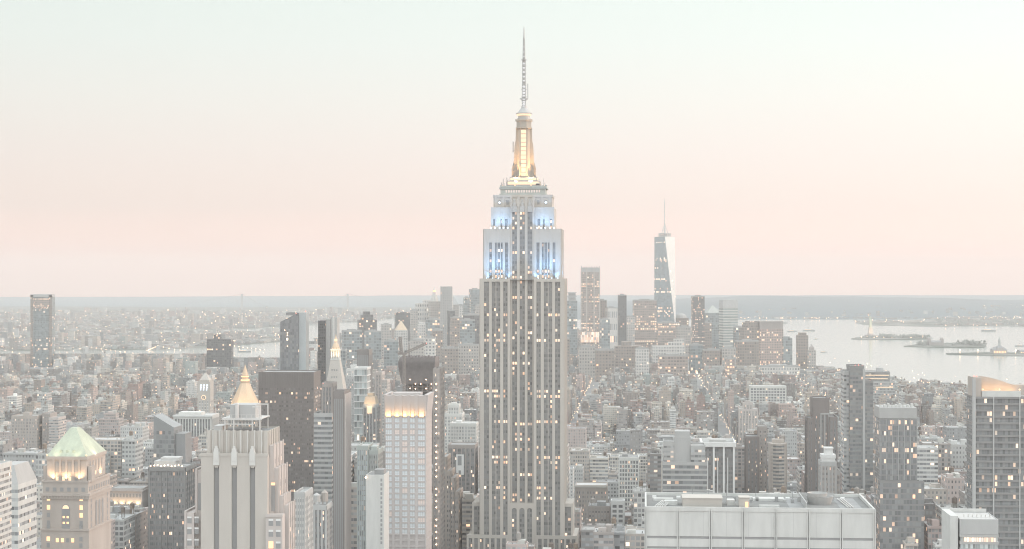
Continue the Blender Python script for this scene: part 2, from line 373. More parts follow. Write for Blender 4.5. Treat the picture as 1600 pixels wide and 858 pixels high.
for a, c, py, h in ((1375, 1450, 528.6, 14), (1428, 1470, 539.5, 13), (1490, 1538, 540, 17), (1350, 1368, 528.5, 7)):
    for k in range(int((c-a)*.7)): x, y = ground(rr.uniform(a, c), py+rr.uniform(-.7, .7)); sp.append((x, y, 2, 9, h*rr.uniform(.6, 1.2)))
for k in range(60): x, y = ground(rr.uniform(1465, 1640), 505+rr.uniform(-4, 4)); sp.append((x, y, 1, 18, 13))
clumps('island_trees', sp)

# ------------------------------------------------------------------ building blocks
def roofparts(root, x0, x1, y0, y1, z, m='roof_grey'):
    b = MB(); b.box(x0+.45, x1-.45, y0+.45, y1-.45, z+.01, z+.25); return b.build('roof', M[m], root)
def block(root, x0, x1, y0, y1, z0, z1, wall, win, nb=6, ns=4, pw=.9, pp=.5, ew=1.4, fl=3.6, cells=2, sp=0, name='wall', roof='roof_grey', par=1.2, head=2.0, foot=0, sides='lr', front=True):
    """stone or metal piers standing proud of recessed vertical window strips"""
    W_ = M[wall]; b = MB(); b.box(x0, x1, y0, y1, z0, z1)
    if par: b.ring(x0, x1, y0, y1, z1, z1+par)
    def run(L, n): # piers and bays along a length L
        n = max(1, n); bw = (L-2*ew-(n-1)*pw)/n
        return [(ew+i*(bw+pw), ew+i*(bw+pw)+bw) for i in range(n)]
    out = []
    fr = run(x1-x0, nb); sd = run(y1-y0, ns)
    zs0, zs1 = z0+foot, z1-head
    nf = max(1, round((zs1-zs0)/fl))
    def piers(bays, L, put):
        e = [0]+[v for bb in bays for v in bb]+[L]
        for i in range(0, len(e), 2): put(e[i], e[i+1], z0, z1+par*.6)
        put(0, L, zs1, z1+par*.6-.02, .9)
        if foot: put(0, L, z0, zs0, .9)
        if sp:
            for bb in bays:
                for k in range(nf+1):
                    z = zs0+k*(zs1-zs0)/nf
                    put(bb[0], bb[1], max(z-sp/2, zs0), min(z+sp/2, zs1), .6)
    if front: piers(fr, x1-x0, lambda a, c, za, zb, q=1: b.box(x0+a, x0+c, y0-pp*q, y0, za, zb, skip=(2,)))
    if 'r' in sides: piers(sd, y1-y0, lambda a, c, za, zb, q=1: b.box(x1, x1+pp*q, y0+a, y0+c, za, zb, skip=(3,)))
    if 'l' in sides: piers(sd, y1-y0, lambda a, c, za, zb, q=1: b.box(x0-pp*q, x0, y0+a, y0+c, za, zb, skip=(1,)))
    b.build(name, W_, root)
    def strip(a0, a1, k, side):
        q = MB(); off = (k*150+random.randrange(9)*37, 0)
        cw = (a1-a0)/cells if cells > 0 else -cells
        if side == 'f': q.box(x0+a0, x0+a1, y0-.08, y0, zs0, zs1, cell=(cw, fl), off=off, skip=(2,))
        if side == 'r': q.box(x1, x1+.08, y0+a0, y0+a1, zs0, zs1, cell=(cw, fl), off=off, skip=(3,))
        if side == 'l': q.box(x0-.08, x0, y0+a0, y0+a1, zs0, zs1, cell=(cw, fl), off=off, skip=(1,))
        q.build('window_strip', M[win], root)
    if front:
        for k, (a0, a1) in enumerate(fr): strip(a0, a1, k, 'f')
    for s in sides:
        for k, (a0, a1) in enumerate(sd): strip(a0, a1, k+20, s)
    if roof: roofparts(root, x0, x1, y0, y1, z1, roof)
def hblock(root, x0, x1, y0, y1, z0, z1, wall, win, fl=3.7, wh=.55, pp=.4, bay=3.0, corner=0, name='wall', roof='roof_grey', par=1.2, every=1):
    """projecting floor slabs with ribbon windows between them"""
    b = MB(); b.box(x0, x1, y0, y1, z0, z1)
    if par: b.ring(x0-pp, x1+pp, y0-pp, y1+pp, z1, z1+par)
    n = max(1, round((z1-z0)/fl)); h = (z1-z0)/n
    for k in range(n):
        za = z0+k*h+h*wh; b.box(x0-pp, x1+pp, y0-pp, y1+pp, za, z0+(k+1)*h-.01, bot=True)
    if corner:
        for cx in (x0-pp-.05, x1+pp+.05-corner):
            b.box(cx, cx+corner, y0-pp-.12, y0+corner, z0, z1+par)
    b.build(name, M[wall], root)
    first = max(0, n-60)
    for k in range(first, n):
        q = MB(); z = z0+k*h; q.box(x0-.1, x1+.1, y0-.1, y1+.1, z+.02, z+h*wh-.02, cell=(bay, h), off=(k*400, 0), top=False)
        q.build('window_band', M[win], root)
    if roof: roofparts(root, x0, x1, y0, y1, z1, roof)
def part(root, name, m, fn):
    b = MB(); fn(b); return b.build(name, M[m] if isinstance(m, str) else [M[x] for x in m], root)
def bulk(root, x0, x1, y0, y1, z0, z1, m='grey_concrete', name='roof_bulkhead'):
    return part(root, name, m, lambda b: b.box(x0, x1, y0, y1, z0+.26, z1))
def tank(root, x, y, z, r=2, h=3.6, m='tank_wood'):
    def fn(b):
        for sx in (-1, 1):
            for sy in (-1, 1): b.box(x+sx*r*.6-.15, x+sx*r*.6+.15, y+sy*r*.6-.15, y+sy*r*.6+.15, z+.26, z+2.5)
        b.lathe([(r, z+2.4), (r, z+2.4+h), (r*1.06, z+2.4+h), (.01, z+2.4+h*1.38)], x, y, 10)
    return part(root, 'water_tank', m, fn)

# ------------------------------------------------------------------ the tall spired stone skyscraper in the middle
def spired_skyscraper():
    D = 1270
    root, w = place('spired_skyscraper', 'tall limestone skyscraper with floodlit upper setbacks and a long antenna spire', 'skyscraper', 750.6, 881, D, 41, 38, 858, 'the spired skyscraper')
    Z = lambda py: zat(py, D)
    zt, za, zb, zc = Z(437), Z(360), Z(325), Z(305)
    HW = w/2
    bays = [(10.7, 13.9), (16.2, 22.4), (24.5, 28.3)]
    zl = Z(788)
    wall = MB()
    # wings
    for s in (-1, 1):
        X = lambda a, c: (min(s*a, s*c), max(s*a, s*c))
        x0, x1 = X(8.8, HW); wall.box(x0, x1, 0, 41, 0, zt)
        ed = [8.8]+[v for q in bays for v in q]+[HW]
        for i in range(0, len(ed), 2):
            a, c = X(ed[i], ed[i+1]); wall.box(a, c, -.75, 0, 0, zt+.8, skip=(2,))
        a, c = X(19.1, 19.6); wall.box(a, c, -.45, 0, 0, zt-1, skip=(2,))
        a, c = X(8.8, HW); wall.box(a, c, -.7, 0, zt-1.6, zt+.75, skip=(2,))
        # side face piers
        for k in range(7):
            y = .2+k*6.55; sx = s*HW; a, c = min(sx, sx+s*.7), max(sx, sx+s*.7); wall.box(a, c, y, y+2.0, 0, zt+.8)
    wall.box(-8.8, 8.8, 3.2, 41, zl, zt)
    wall.box(-8.8, 8.8, -.6, 41, 0, zl, skip=(0,)); 
    for x0, x1 in ((-8.8, -7.5), (-3.9, -1.9), (1.9, 3.9), (7.5, 8.8)):
        wall.box(x0, x1, 2.3, 3.2, zl, zb+8, skip=(2,)); wall.box(x0, x1, -1.1, -.6, 0, zl-2.5)
    wall.box(-8.8, 8.8, -1.15, -.6, zl-2.6, zl+.9)
    for x0, x1 in ((-7.5, -3.9), (-1.9, 1.9), (3.9, 7.5)):      # arch heads of the three lower bays
        cx, r = (x0+x1)/2, (x1-x0)/2; zz = zl-2.6-r
        for k in range(8):
            t0, t1 = math.pi*k/8, math.pi*(k+1)/8
            p = [(cx+r*math.cos(t0), zz+r*math.sin(t0)), (cx+r*math.cos(t1), zz+r*math.sin(t1))]
            wall.face([(p[0][0], -1.0, p[0][1]), (p[0][0], -1.0, zl-2.55), (p[1][0], -1.0, zl-2.55), (p[1][0], -1.0, p[1][1])])
            wall.face([(p[0][0], -1.0, p[0][1]), (p[1][0], -1.0, p[1][1]), (p[1][0], -.6, p[1][1]), (p[0][0], -.6, p[0][1])])
    wall.build('wall', M['limestone'], root)
    # lower shoulders
    sh = MB()
    for s in (-1, 1):
        X = lambda a, c: (min(s*a, s*c), max(s*a, s*c))
        for (o, zz, y0, y1) in ((37.5, zl, 4, 37), (40.5, Z(837), -1.0, 43)):
            a, c = X(HW if o < 40 else 10.5, o); sh.box(a, c, y0, y1, 0, zz)
            if o > 40:
                for k in range(8):
                    q = 10.5+k*4.15; e0, e1 = X(q, q+1.5); sh.box(e0, e1, y0-.6, y0, 0, zz+.6, skip=(2,))
                e0, e1 = X(10.5, o); sh.box(e0, e1, y0-.55, y0, zz-2, zz+.5, skip=(2,))
            else:
                e0, e1 = X(o-1.3, o); sh.box(e0, e1, y0-.6, y0, 0, zz+.6, skip=(2,)); e0, e1 = X(HW, o); sh.box(e0, e1, y0-.5, y0, zz-2, zz+.5, skip=(2,))
    sh.build('shoulder_wall', M['limestone'], root)
    def strip(x0, x1, y, z0, z1, k, n=2, fl=3.75, m='strip_stone'):
        q = MB(); q.box(x0, x1, y-.1, y, z0, z1, cell=((x1-x0)/n, fl), off=(k*0, 0), skip=(2,)); o = q.build('window_strip', M[m], root)
        return o
    k = 0
    for s in (-1, 1):
        for a, c in bays:
            n = 4 if c-a > 4 else 2
            strip(min(s*a, s*c), max(s*a, s*c), 0, 0, zt-1.6, k, n); k += 1
        strip(min(s*HW, s*36.2), max(s*HW, s*36.2), 4, 0, zl-2, k); k += 1
        for j in range(7):
            a = 12.0+j*4.15; strip(min(s*a, s*(a+2.65)), max(s*a, s*(a+2.65)), -1.0, 0, Z(837)-2, k); k += 1
        for j in range(6):
            y = 2.2+j*6.55; q = MB(); a, c = (HW, HW+.1) if s > 0 else (-HW-.1, -HW); q.box(a, c, y, y+4.55, 0, zt-1.6, cell=(2.27, 3.75)); q.build('window_strip', M['strip_stone'], root)
    for x0, x1 in ((-7.5, -3.9), (-1.9, 1.9), (3.9, 7.5)):
        strip(x0, x1, 3.2, zl+.9, zt, k); strip(x0, x1, -.6, 0, zl-2.6, k); k += 1
    roofparts(root, -HW, HW, 0.2, 41, zt-.2, 'roof_grey')
    # upper setbacks
    up = MB()
    ub = [(10.6, 12.8), (14.6, 15.9), (16.5, 18.4), (19.0, 20.3), (22.6, 24.6)]
    AH, BH, CH = 28.6, 23.6, 21.9
    for s in (-1, 1):
        X = lambda a, c: (min(s*a, s*c), max(s*a, s*c))
        a, c = X(8.8, AH); up.box(a, c, 2.6, 38, zt, za)
        ed = [8.8]+[v for q in ub for v in q]+[AH]
        for i in range(0, len(ed), 2):
            a, c = X(ed[i], ed[i+1]); up.box(a, c, 1.9, 2.6, zt, za+1.2, skip=(2,))
        a, c = X(8.8, AH); up.box(a, c, 2.0, 2.6, za-9, za+1.1, skip=(2,))
        for kk in range(5): sx = s*AH; a, c = min(sx, sx+s*.7), max(sx, sx+s*.7); up.box(a, c, 3+kk*7.4, 5.6+kk*7.4, zt, za+1.1)
        a, c = X(8.8, BH); up.box(a, c, 6, 35.5, za, zb)
        for e0, e1 in ((8.8, 11.2), (13.2, 15.2), (16.4, 20.4), (22.0, BH)):
            a, c = X(e0, e1); up.box(a, c, 5.3, 6, za, zb+.8, skip=(2,))
        a, c = X(8.8, BH); up.box(a, c, 5.4, 6, zb-8, zb+.7, skip=(2,))
    up.box(-8.8, 8.8, 2.6, 39, zt, zb+6)
    up.build('upper_wall', M['limestone'], root)
    tp = MB(); tp.box(-CH, CH, 7.5, 34, zb, zc)
    for i in range(8):
        x = -CH+1+i*(2*CH-2-1.6)/7; tp.box(x, x+1.6, 7.0, 7.5, zb, zc+.4, skip=(2,))
    tp.box(-CH-.4, CH+.4, 7.1, 34.4, zc-1.2, zc+.6)
    tp.build('crown_wall', M['limestone'], root)
    for i in range(7):
        x = -CH+1+(i+.5)*(2*CH-2-1.6)/7+.8
        q = MB(); q.box(x-1, x+1, 7.4, 7.5, zc-6.6, zc-3.4, skip=(2,)); q.build('window', M['slot_dark'], root)
    for x0, x1 in ((-7.5, -3.9), (-1.9, 1.9), (3.9, 7.5)):
        strip(x0, x1, 2.6, zt, zb-2, 0)
        q = MB(); cx = (x0+x1)/2      # fluted pointed heads over the strips
        for hx, hz in ((1.7, 0), (1.05, 2.6), (.45, 5.2)): q.box(cx-hx, cx+hx, 1.6+hz*.08, 2.6, zb-3+hz*.2, zb+1.5+hz)
        q.build('finial', M['aluminium'], root)
    for s in (-1, 1):
        for a, c in ub: strip(min(s*a, s*c), max(s*a, s*c), 2.6, zt+.5, za-9, 0, 1)
        for a, c in ((11.2, 13.2), (15.2, 16.4), (20.4, 22.0)): strip(min(s*a, s*c), max(s*a, s*c), 6, za+.5, zb-8, 0, 1)
    roofparts(root, -AH, AH, 2.6, 38, za-.2, 'roof_grey'); roofparts(root, -BH, BH, 6, 35.5, zb-.2, 'roof_grey')
    # observation decks
    cy = 20.5; dk = MB(); z1, z2, z3 = Z(289), Z(281), Z(275)
    for hw, hd, q0, q1 in ((17.6, 11.8, zc, zc+1.6), (16.8, 11, zc+1.6, zc+5.2), (17.8, 11.8, zc+5.2, zc+6.2), (15.6, 10.4, zc+6.2, z1), (17.0, 11, z1-1.2, z1)):
        dk.box(-hw, hw, cy-hd, cy+hd, q0, q1-.02)
    dk.build('observation_deck', M['copper_dark'], root)
    q = MB(); 
    for i in range(14): q.box(-13+i*1.9, -11.8+i*1.9, cy-11.12, cy-11, zc+2.4, zc+4.4, skip=(2,))
    q.build('deck_window', M['pane_lit'], root)
    dk = MB(); dk.box(-12.2, 12.2, cy-8.5, cy+8.5, z1, z2); dk.box(-10.2, 10.2, cy-7.2, cy+7.2, z2, z3); dk.build('mast_base', M['aluminium'], root)
    for hw, hd, q0, q1 in ((11.6, 8.5, z1+.9, z2-.7), (9.8, 7.2, z2+.5, z3-.6)):
        q = MB(); q.box(-hw, hw, cy-hd-.12, cy-hd, q0, q1, skip=(2,)); q.box(hw, hw+.6, cy-hd*.8, cy+hd*.8, q0, q1, skip=(3,)); q.build('lit_band', M['glow_white'], root)
    # mast with winged buttresses and the lit glass strip
    zm, zd = Z(184), Z(168)
    ms = MB(); oc = lambda r: [(r*math.cos(R(22.5+45*i)), cy+r*math.sin(R(22.5+45*i))) for i in range(8)]
    ms.loft(oc(5.4), z3, oc(4.9), zm)
    ms.prism(oc(6.6), zm-6.5, zm-5.6, bot=True); ms.prism(oc(5.9), zm-5.6, zm-.8, bot=True); ms.prism(oc(6.9), zm-.8, zm+.5, bot=True)
    ms.build('mast', M['mast_metal'], root)
    prof = [(0, z3), (9.2, z3), (8.8, z3+8), (7.5, z3+12), (7.0, z3+24), (6.2, z3+28), (6.0, zm-6.6), (0, zm-6.6)]
    for a in (0, 1, 2, 3):
        q = MB()
        for sgn in (-1, 1):
            pass
        ca, sa = math.cos(R(90*a+0)), math.sin(R(90*a+0))
        t = 1.5
        def tr(r, o, z): return (r*ca-o*sa, cy+r*sa+o*ca, z)
        if a == 3 or a == 1:
            for o in (-2.6, 2.6):   # paired ribs framing the glass strip on the front and back
                pts = [(r*.72, z) for r, z in prof]
                q.face([tr(r, o-.5, z) for r, z in pts]); q.face([tr(r, o+.5, z) for r, z in reversed(pts)])
                for (r0, h0), (r1, h1) in zip(pts, pts[1:]): q.face([tr(r0, o-.5, h0), tr(r0, o+.5, h0), tr(r1, o+.5, h1), tr(r1, o-.5, h1)])
        else:
            q.face([tr(r, -t, z) for r, z in prof]); q.face([tr(r, t, z) for r, z in reversed(prof)])
            for (r0, h0), (r1, h1) in zip(prof, prof[1:]): q.face([tr(r0, -t, h0), tr(r0, t, h0), tr(r1, t, h1), tr(r1, -t, h1)])
        q.build('buttress', M['mast_metal'], root)
    n = 11
    for i in range(n):
        h0 = z3+.8+i*(zm-8-z3)/n; h1 = z3+.8+(i+1)*(zm-8-z3)/n-.45
        q = MB(); q.box(-1.9, 1.9, cy-5.35, cy-5.0, h0, h1); q.build('lit_window', M['glow_white'], root)
    q = MB(); q.lathe([(5.0, zm+.5), (5.0, zm+1.4), (4.4, zm+1.4), (4.4, zm+3.2)], 0, cy, 16); q.lathe([(6.0, zm+4.6), (6.1, zm+5.3), (4.8, zm+5.6), (3.4, zm+7.6), (2.1, zm+9.2), (1.9, zd+3)], 0, cy, 16); q.build('dome', M['aluminium'], root, smooth=False)
    q = MB(); q.lathe([(5.3, zm+3.2), (5.5, zm+3.4), (5.5, zm+4.4), (5.3, zm+4.6)], 0, cy, 16); q.build('beacon_ring', M['glow_white'], root)
    # antenna: lattice tube with rings and ledges
    an = MB(); y4 = [168, 150, 126, 88, 54, 37]; r4 = [1.75, 1.75, 1.45, 1.05, .62, .12]
    zz = [Z(y) for y in y4]
    for i in range(5):
        z0, z1_, r0, r1 = zz[i], zz[i+1], r4[i], (r4[i+1] if i in (3, 4) else r4[i])
        if i == 4: an.lathe([(.55, z0), (.34, z1_), (.02, z1_+1.5)], 0, cy, 6); continue
        for k in range(4):
            a = R(45+90*k); an.beam((r0*math.cos(a), cy+r0*math.sin(a), z0), (r1*math.cos(a), cy+r1*math.sin(a), z1_), .22)
        m = max(2, int((z1_-z0)/2.6))
        for k in range(m):
            h = z0+(k+.5)*(z1_-z0)/m; rr_ = r0+(r1-r0)*(k+.5)/m
            if k % 2 == 0: an.lathe([(rr_*.95, h-.55), (rr_*1.12, h), (rr_*.95, h+.55)], 0, cy, 8)
            h2 = h+(z1_-z0)/m
            an.beam((-rr_*.7, cy-rr_*.7, h), (rr_*.7, cy-rr_*.7, min(h2, z1_)), .12)
        an.lathe([(r0*.45, z0), (r1*.45, z1_)], 0, cy, 6)
    for y, r_ in ((150, 3.2), (88, 2.0)): an.lathe([(r_, Z(y)-.3), (r_, Z(y)+.3), (.1, Z(y)+.32)], 0, cy, 10)
    an.box(2.6, 3.2, cy-.4, cy+.4, Z(150), Z(126))
    an.build('antenna', M['grey_concrete'], root)
    for y in list(range(163, 150, -4))+list(range(146, 128, -5))+list(range(122, 90, -7))+[83, 76, 68]:
        q = MB(); rad = 1.45 if y > 126 else 1.15 if y > 88 else .6; q.lathe([(.1, Z(y)-rad*.7), (rad, Z(y)), (.1, Z(y)+rad*.7)], 0, cy-.9, 8); q.build('antenna_lamp', M['glow_antenna'], root)
    # dishes and whips along the deck edge
    q = MB(); rr = random.Random(5)
    for i in range(26):
        x = rr.choice((-1, 1))*rr.uniform(9.5, 17); z = z1 if abs(x) < 14 else zc+6.2
        q.beam((x, cy-rr.uniform(6, 9), z-1), (x, cy-8, z+rr.uniform(1.5, 7)), .1)
        if i % 5 == 0: q.lathe([(.2, z+.6), (1.1, z+1.3), (.2, z+2)], x, cy-8.5, 8)
    for s in (-1, 1):
        for hy, h1 in ((8.9, 7), (7.6, 12)): q.beam((s*hy, cy-2, z3), (s*hy, cy-2, z3+h1), .18)
    q.beam((-8.1, cy-1, z3+19), (-8.1, cy-1, z3+27), .35); q.beam((-8.1, cy-1, z3+20), (-6, cy-1, z3+20), .15)
    q.build('aerial', M['dark_metal'], root)
    # floodlights on the ledges with bulbs, others on arms added for even wash
    cold = (.20, .52, 1)
    for s in (-1, 1):
        for x in (12.0, 17.5, 22.0, 26.5):
            b = MB(); b.box(s*x-.35, s*x+.35, .3, .8, zt+.8, zt+1.5); b.build('floodlight', M['glow_blue'], root)
        for x in (10.5, 17.5, 25.5): lamp(root, 'SPOT', (s*x, -.4, zt+.6), FL*.3, cold, .8, (s*x, 2.6, zt+26), 110, 'floodlight_lamp')
        for x in (12.5, 18.5, 24.5):  # bracket arms added to carry spots for an even blue wash
            b = MB(); b.beam((s*x, -.6, zt-1), (s*x, -7.2, zt-1), .14); b.box(s*x-.5, s*x+.5, -7.7, -6.9, zt-1, zt-.4); b.build('added_floodlight_arm', M['limestone'], root)
            lamp(root, 'SPOT', (s*x, -7.3, zt), FL*.62, cold, .8, (s*x, 2.4, zt+26), 74, 'floodlight_lamp')
        for x in (11, 14, 17, 20.5, 23.5):
            b = MB(); b.lathe([(.2, za+1.2), (.75, za+1.9), (.2, za+2.6)], s*x, 3.4+.6*(x % 2), 8); b.build('floodlight', M['glow_blue'], root)
        for x in (12.5, 19.5):  # more added arms, washing the upper tier
            b = MB(); b.beam((s*x, 2.0, za+.6), (s*x, -2.6, za+.6), .12); b.box(s*x-.4, s*x+.4, -3, -2.3, za+.6, za+1.1); b.build('added_floodlight_arm', M['limestone'], root)
            lamp(root, 'SPOT', (s*x, -2.7, za+1.4), FL*.30, cold, .8, (s*x, 6, za+11), 85, 'floodlight_lamp')
        b = MB(); b.lathe([(.2, zc-6), (1.0, zc-5.2), (.2, zc-4.4)], s*17.3, 7.0, 8); b.build('floodlight', M['glow_blue'], root)
        lamp(root, 'SPOT', (s*31.5, 20, zt+1), FL*.5, cold, .8, (s*28, 20, zt+24), 110, 'floodlight_lamp')
        for x, y in ((6.0, cy-10.4), (15.8, cy-3)):
            b = MB(); b.box(s*x-.4, s*x+.4, y-.4, y+.4, z1+.02, z1+.7); b.build('uplight', M['glow_warm'], root)
            lamp(root, 'SPOT', (s*x, y, z1+1.0), FL*2.1, (1, .52, .20), .4, (s*2.5, cy-3, z3+17), 66, 'uplight_lamp')
FL = 24000
spired_skyscraper()

# ------------------------------------------------------------------ foreground left: the tower with the green copper roof
def green_roof_tower():
    D = 850
    root, w = place('green_roofed_tower', 'ornate stone tower with a steep green copper roof and lit arcade', 'office tower', 66, 138, D, 36, 673, 858, 'the green-roofed tower')
    Z = lambda py: zat(py, D); H = w/2; DP = 35
    z_c, z_l, z_r = Z(772), Z(754), Z(714)
    wall = MB(); wall.box(-H, H, 0, DP, 0, z_c-1)
    wall.box(-H-.9, H+.9, -.9, DP+.9, z_c-1, z_c+.3, bot=True); wall.box(-H-.5, H+.5, -.5, DP+.5, z_c-2.6, z_c-1, bot=True)
    wall.box(-H+.2, H-.2, .2, DP-.2, z_c+.3, z_l)
    wall.ring(-H-.2, H+.2, -.2, DP+.2, z_l, z_l+.9, .5)
    zq = Z(826); wall.box(-H-.8, H+.8, -.8, DP+.8, zq-1, zq, bot=True); wall.box(-H-.35, H+.35, -.35, DP+.35, 0, zq-1)
    for i in range(16): # brackets below the cornice
        wall.box(-H+.3+i*(2*H-1)/15, -H+.75+i*(2*H-1)/15, -.85, -.5, z_c-2.2, z_c-1)
    wall.build('wall', M['tan_brick'], root)
    lg = MB(); lx0, lx1 = -H+1.6, H-1.6; ly0, ly1 = 2.2, DP-3
    lg.box(lx0, lx1, ly0, ly1, z_l, z_r); lg.box(lx0-.5, lx1+.5, ly0-.5, ly1+.5, z_r-1.6, z_r, bot=True)
    for i in range(5): x = lx0+3.0+i*(lx1-lx0-7.2)/4; lg.box(x, x+1.1, ly0-.45, ly0, z_l, z_r-1.6, skip=(2,))
    for x in (lx0-2.2, lx1+.2): lg.box(x, x+2.0, ly0+1, ly0+7, z_l, z_r-5)
    lg.build('arcade_wall', M['tan_brick'], root)
    def arch(b, cx, z0, z1, r, y, th=.12):
        pts = [(cx-r, z0), (cx+r, z0)]+[(cx+r*math.cos(math.pi*k/8), z1-r+r*math.sin(math.pi*k/8)) for k in range(9)]
        b.face([(x, y-th, z) for x, z in pts], [((x-cx+r)/(2*r), (z-z0)/1.2) for x, z in pts])
        for i in range(len(pts)): j = (i+1) % len(pts); b.face([(pts[i][0], y-th, pts[i][1]), (pts[i][0], y, pts[i][1]), (pts[j][0], y, pts[j][1]), (pts[j][0], y-th, pts[j][1])])
    for i in range(4):
        x = lx0+3.0+(i+.5)*(lx1-lx0-7.2)/4+.55
        b = MB(); arch(b, x, z_l+4.8, z_r-2.6, 1.0, ly0); b.build('arched_window', M['slot_dark'], root)
        b = MB(); b.box(x-.7, x+.7, ly0-.1, ly0, z_l+.7, z_l+2.6); b.build('lit_window', M['glow_white' if i in (0, 1, 2) else 'slot_dark'], root)
    def sarch(x, y0, y1, z0, z1, m='slot_dark', nm='arched_window'):
        b = MB(); cy = (y0+y1)/2; r = (y1-y0)/2
        pts = [(y0, z0), (y1, z0)]+[(cy+r*math.cos(math.pi*k/8), z1-r+r*math.sin(math.pi*k/8)) for k in range(9)]
        b.face([(x+.1, y, z) for y, z in pts]); b.build(nm, M[m], root)
    for i in range(5): y = ly0+4.5+i*4.6; sarch(lx1, y, y+1.9, z_l+4.5, z_r-2.6)
    for i in range(6):
        x = -H+2.6+i*(2*H-5.2)/5; b = MB(); b.box(x-.9, x+.9, .1, .2, z_c+1.2, z_c+3.2); b.build('window', M['slot_dark'], root)
    for i in range(9):
        y = 2+i*3.75; b = MB(); b.box(H-.2, H-.1, y, y+1.8, z_c+1.2, z_c+3.4); b.build('window', M['slot_dark'], root)
    # main shaft windows
    b = MB(); cx = .3; arch(b, cx, Z(833), Z(788), 2.1, 0); b.build('tall_arched_window', M['slot_dark'], root)
    b = MB(); pts = [(cx+1.7*math.cos(math.pi*k/8), Z(795)+1.9*math.sin(math.pi*k/8)) for k in range(9)]
    b.face([(x, -.16, z) for x, z in pts]); b.build('fanlight', M['glow_white'], root)
    for zz in (808, 817):
        for s in (-1, 1):
            b = MB(); b.box(cx+s*1.0-.55, cx+s*1.0+.55, -.18, -.12, Z(zz)-.5, Z(zz)+.5); b.build('lit_window', M['glow_warm'], root)
    k = 0
    for py in (779, 793, 805, 817, 826-2, 842, 852):
        for x in (-H+3.2, H-3.6):
            k += 1; b = MB(); b.box(x-.8, x+.8, -.12 if py < 824 else -.47, 0, Z(py)-1.1, Z(py)+1.1); b.build('window', M['glow_warm' if k in (1, 2, 3, 4, 6, 11) else 'slot_dark'], root)
    for i in range(4):
        x = -3.9+i*2.6; b = MB(); b.box(x-.7, x+.7, -.47, 0, Z(844)-1, Z(844)+1); b.build('window', M['glow_warm' if i in (0, 1, 3) else 'slot_dark'], root)
    for i in range(3): y = 11+i*5; sarch(H, y, y+2.6, Z(836), Z(786))
    for y in (4.0, 29.5):
        for py in (782, 792, 802, 812, 822): sarch(H, y, y+1.5, Z(py)-1.4, Z(py)+1.0, nm='window')
    # steep hipped roof with a short ridge running away from the street
    r = MB(); ov = .3; z0, z1 = z_r, Z(672)
    A = [(lx0-ov, ly0-ov), (lx1+ov, ly0-ov), (lx1+ov, ly1+ov), (lx0-ov, ly1+ov)]; rx = -.2
    r.loft(A, z0, [(rx-1.6, 12.5), (rx+1.6, 12.5), (rx+1.6, 18), (rx-1.6, 18)], z1)
    for s in (-1, 0, 1):
        for t in (.1,): r.box(rx+s*3.2-.5, rx+s*3.2+.5, ly0+1.0, ly0+3.2, z0+.6, z0+3.0)
    r.build('copper_roof', M['copper'], root)
    for s in (-1, 1): part(root, 'lamp_globe', 'glow_white', lambda b: b.lathe([(.1, z_r+.1), (.6, z_r+.7), (.1, z_r+1.3)], s*(lx1-.1) if s > 0 else lx0+.1, ly0-.2, 8))
    warm = (1, .62, .32)
    for x in (-7, 0, 7): lamp(root, 'SPOT', (x, -.1, z_l+1.2), 3200, warm, .5, (x*.9, ly0, z_l+7), 120, 'arcade_lamp')
    for y in (6, 15, 24): lamp(root, 'SPOT', (H+.1, y, z_l+1.2), 3000, warm, .5, (lx1, y, z_l+7), 120, 'arcade_lamp')
    for x in (-6, 6): lamp(root, 'SPOT', (x, -1, z_r), 1300, (1, .9, .6), .5, (x*.5, 8, z1-4), 100, 'roof_lamp')
    lamp(root, 'SPOT', (H+1.5, 15, z_r), 1600, (1, .9, .6), .5, (2, 15, z1-4), 110, 'roof_lamp')
green_roof_tower()

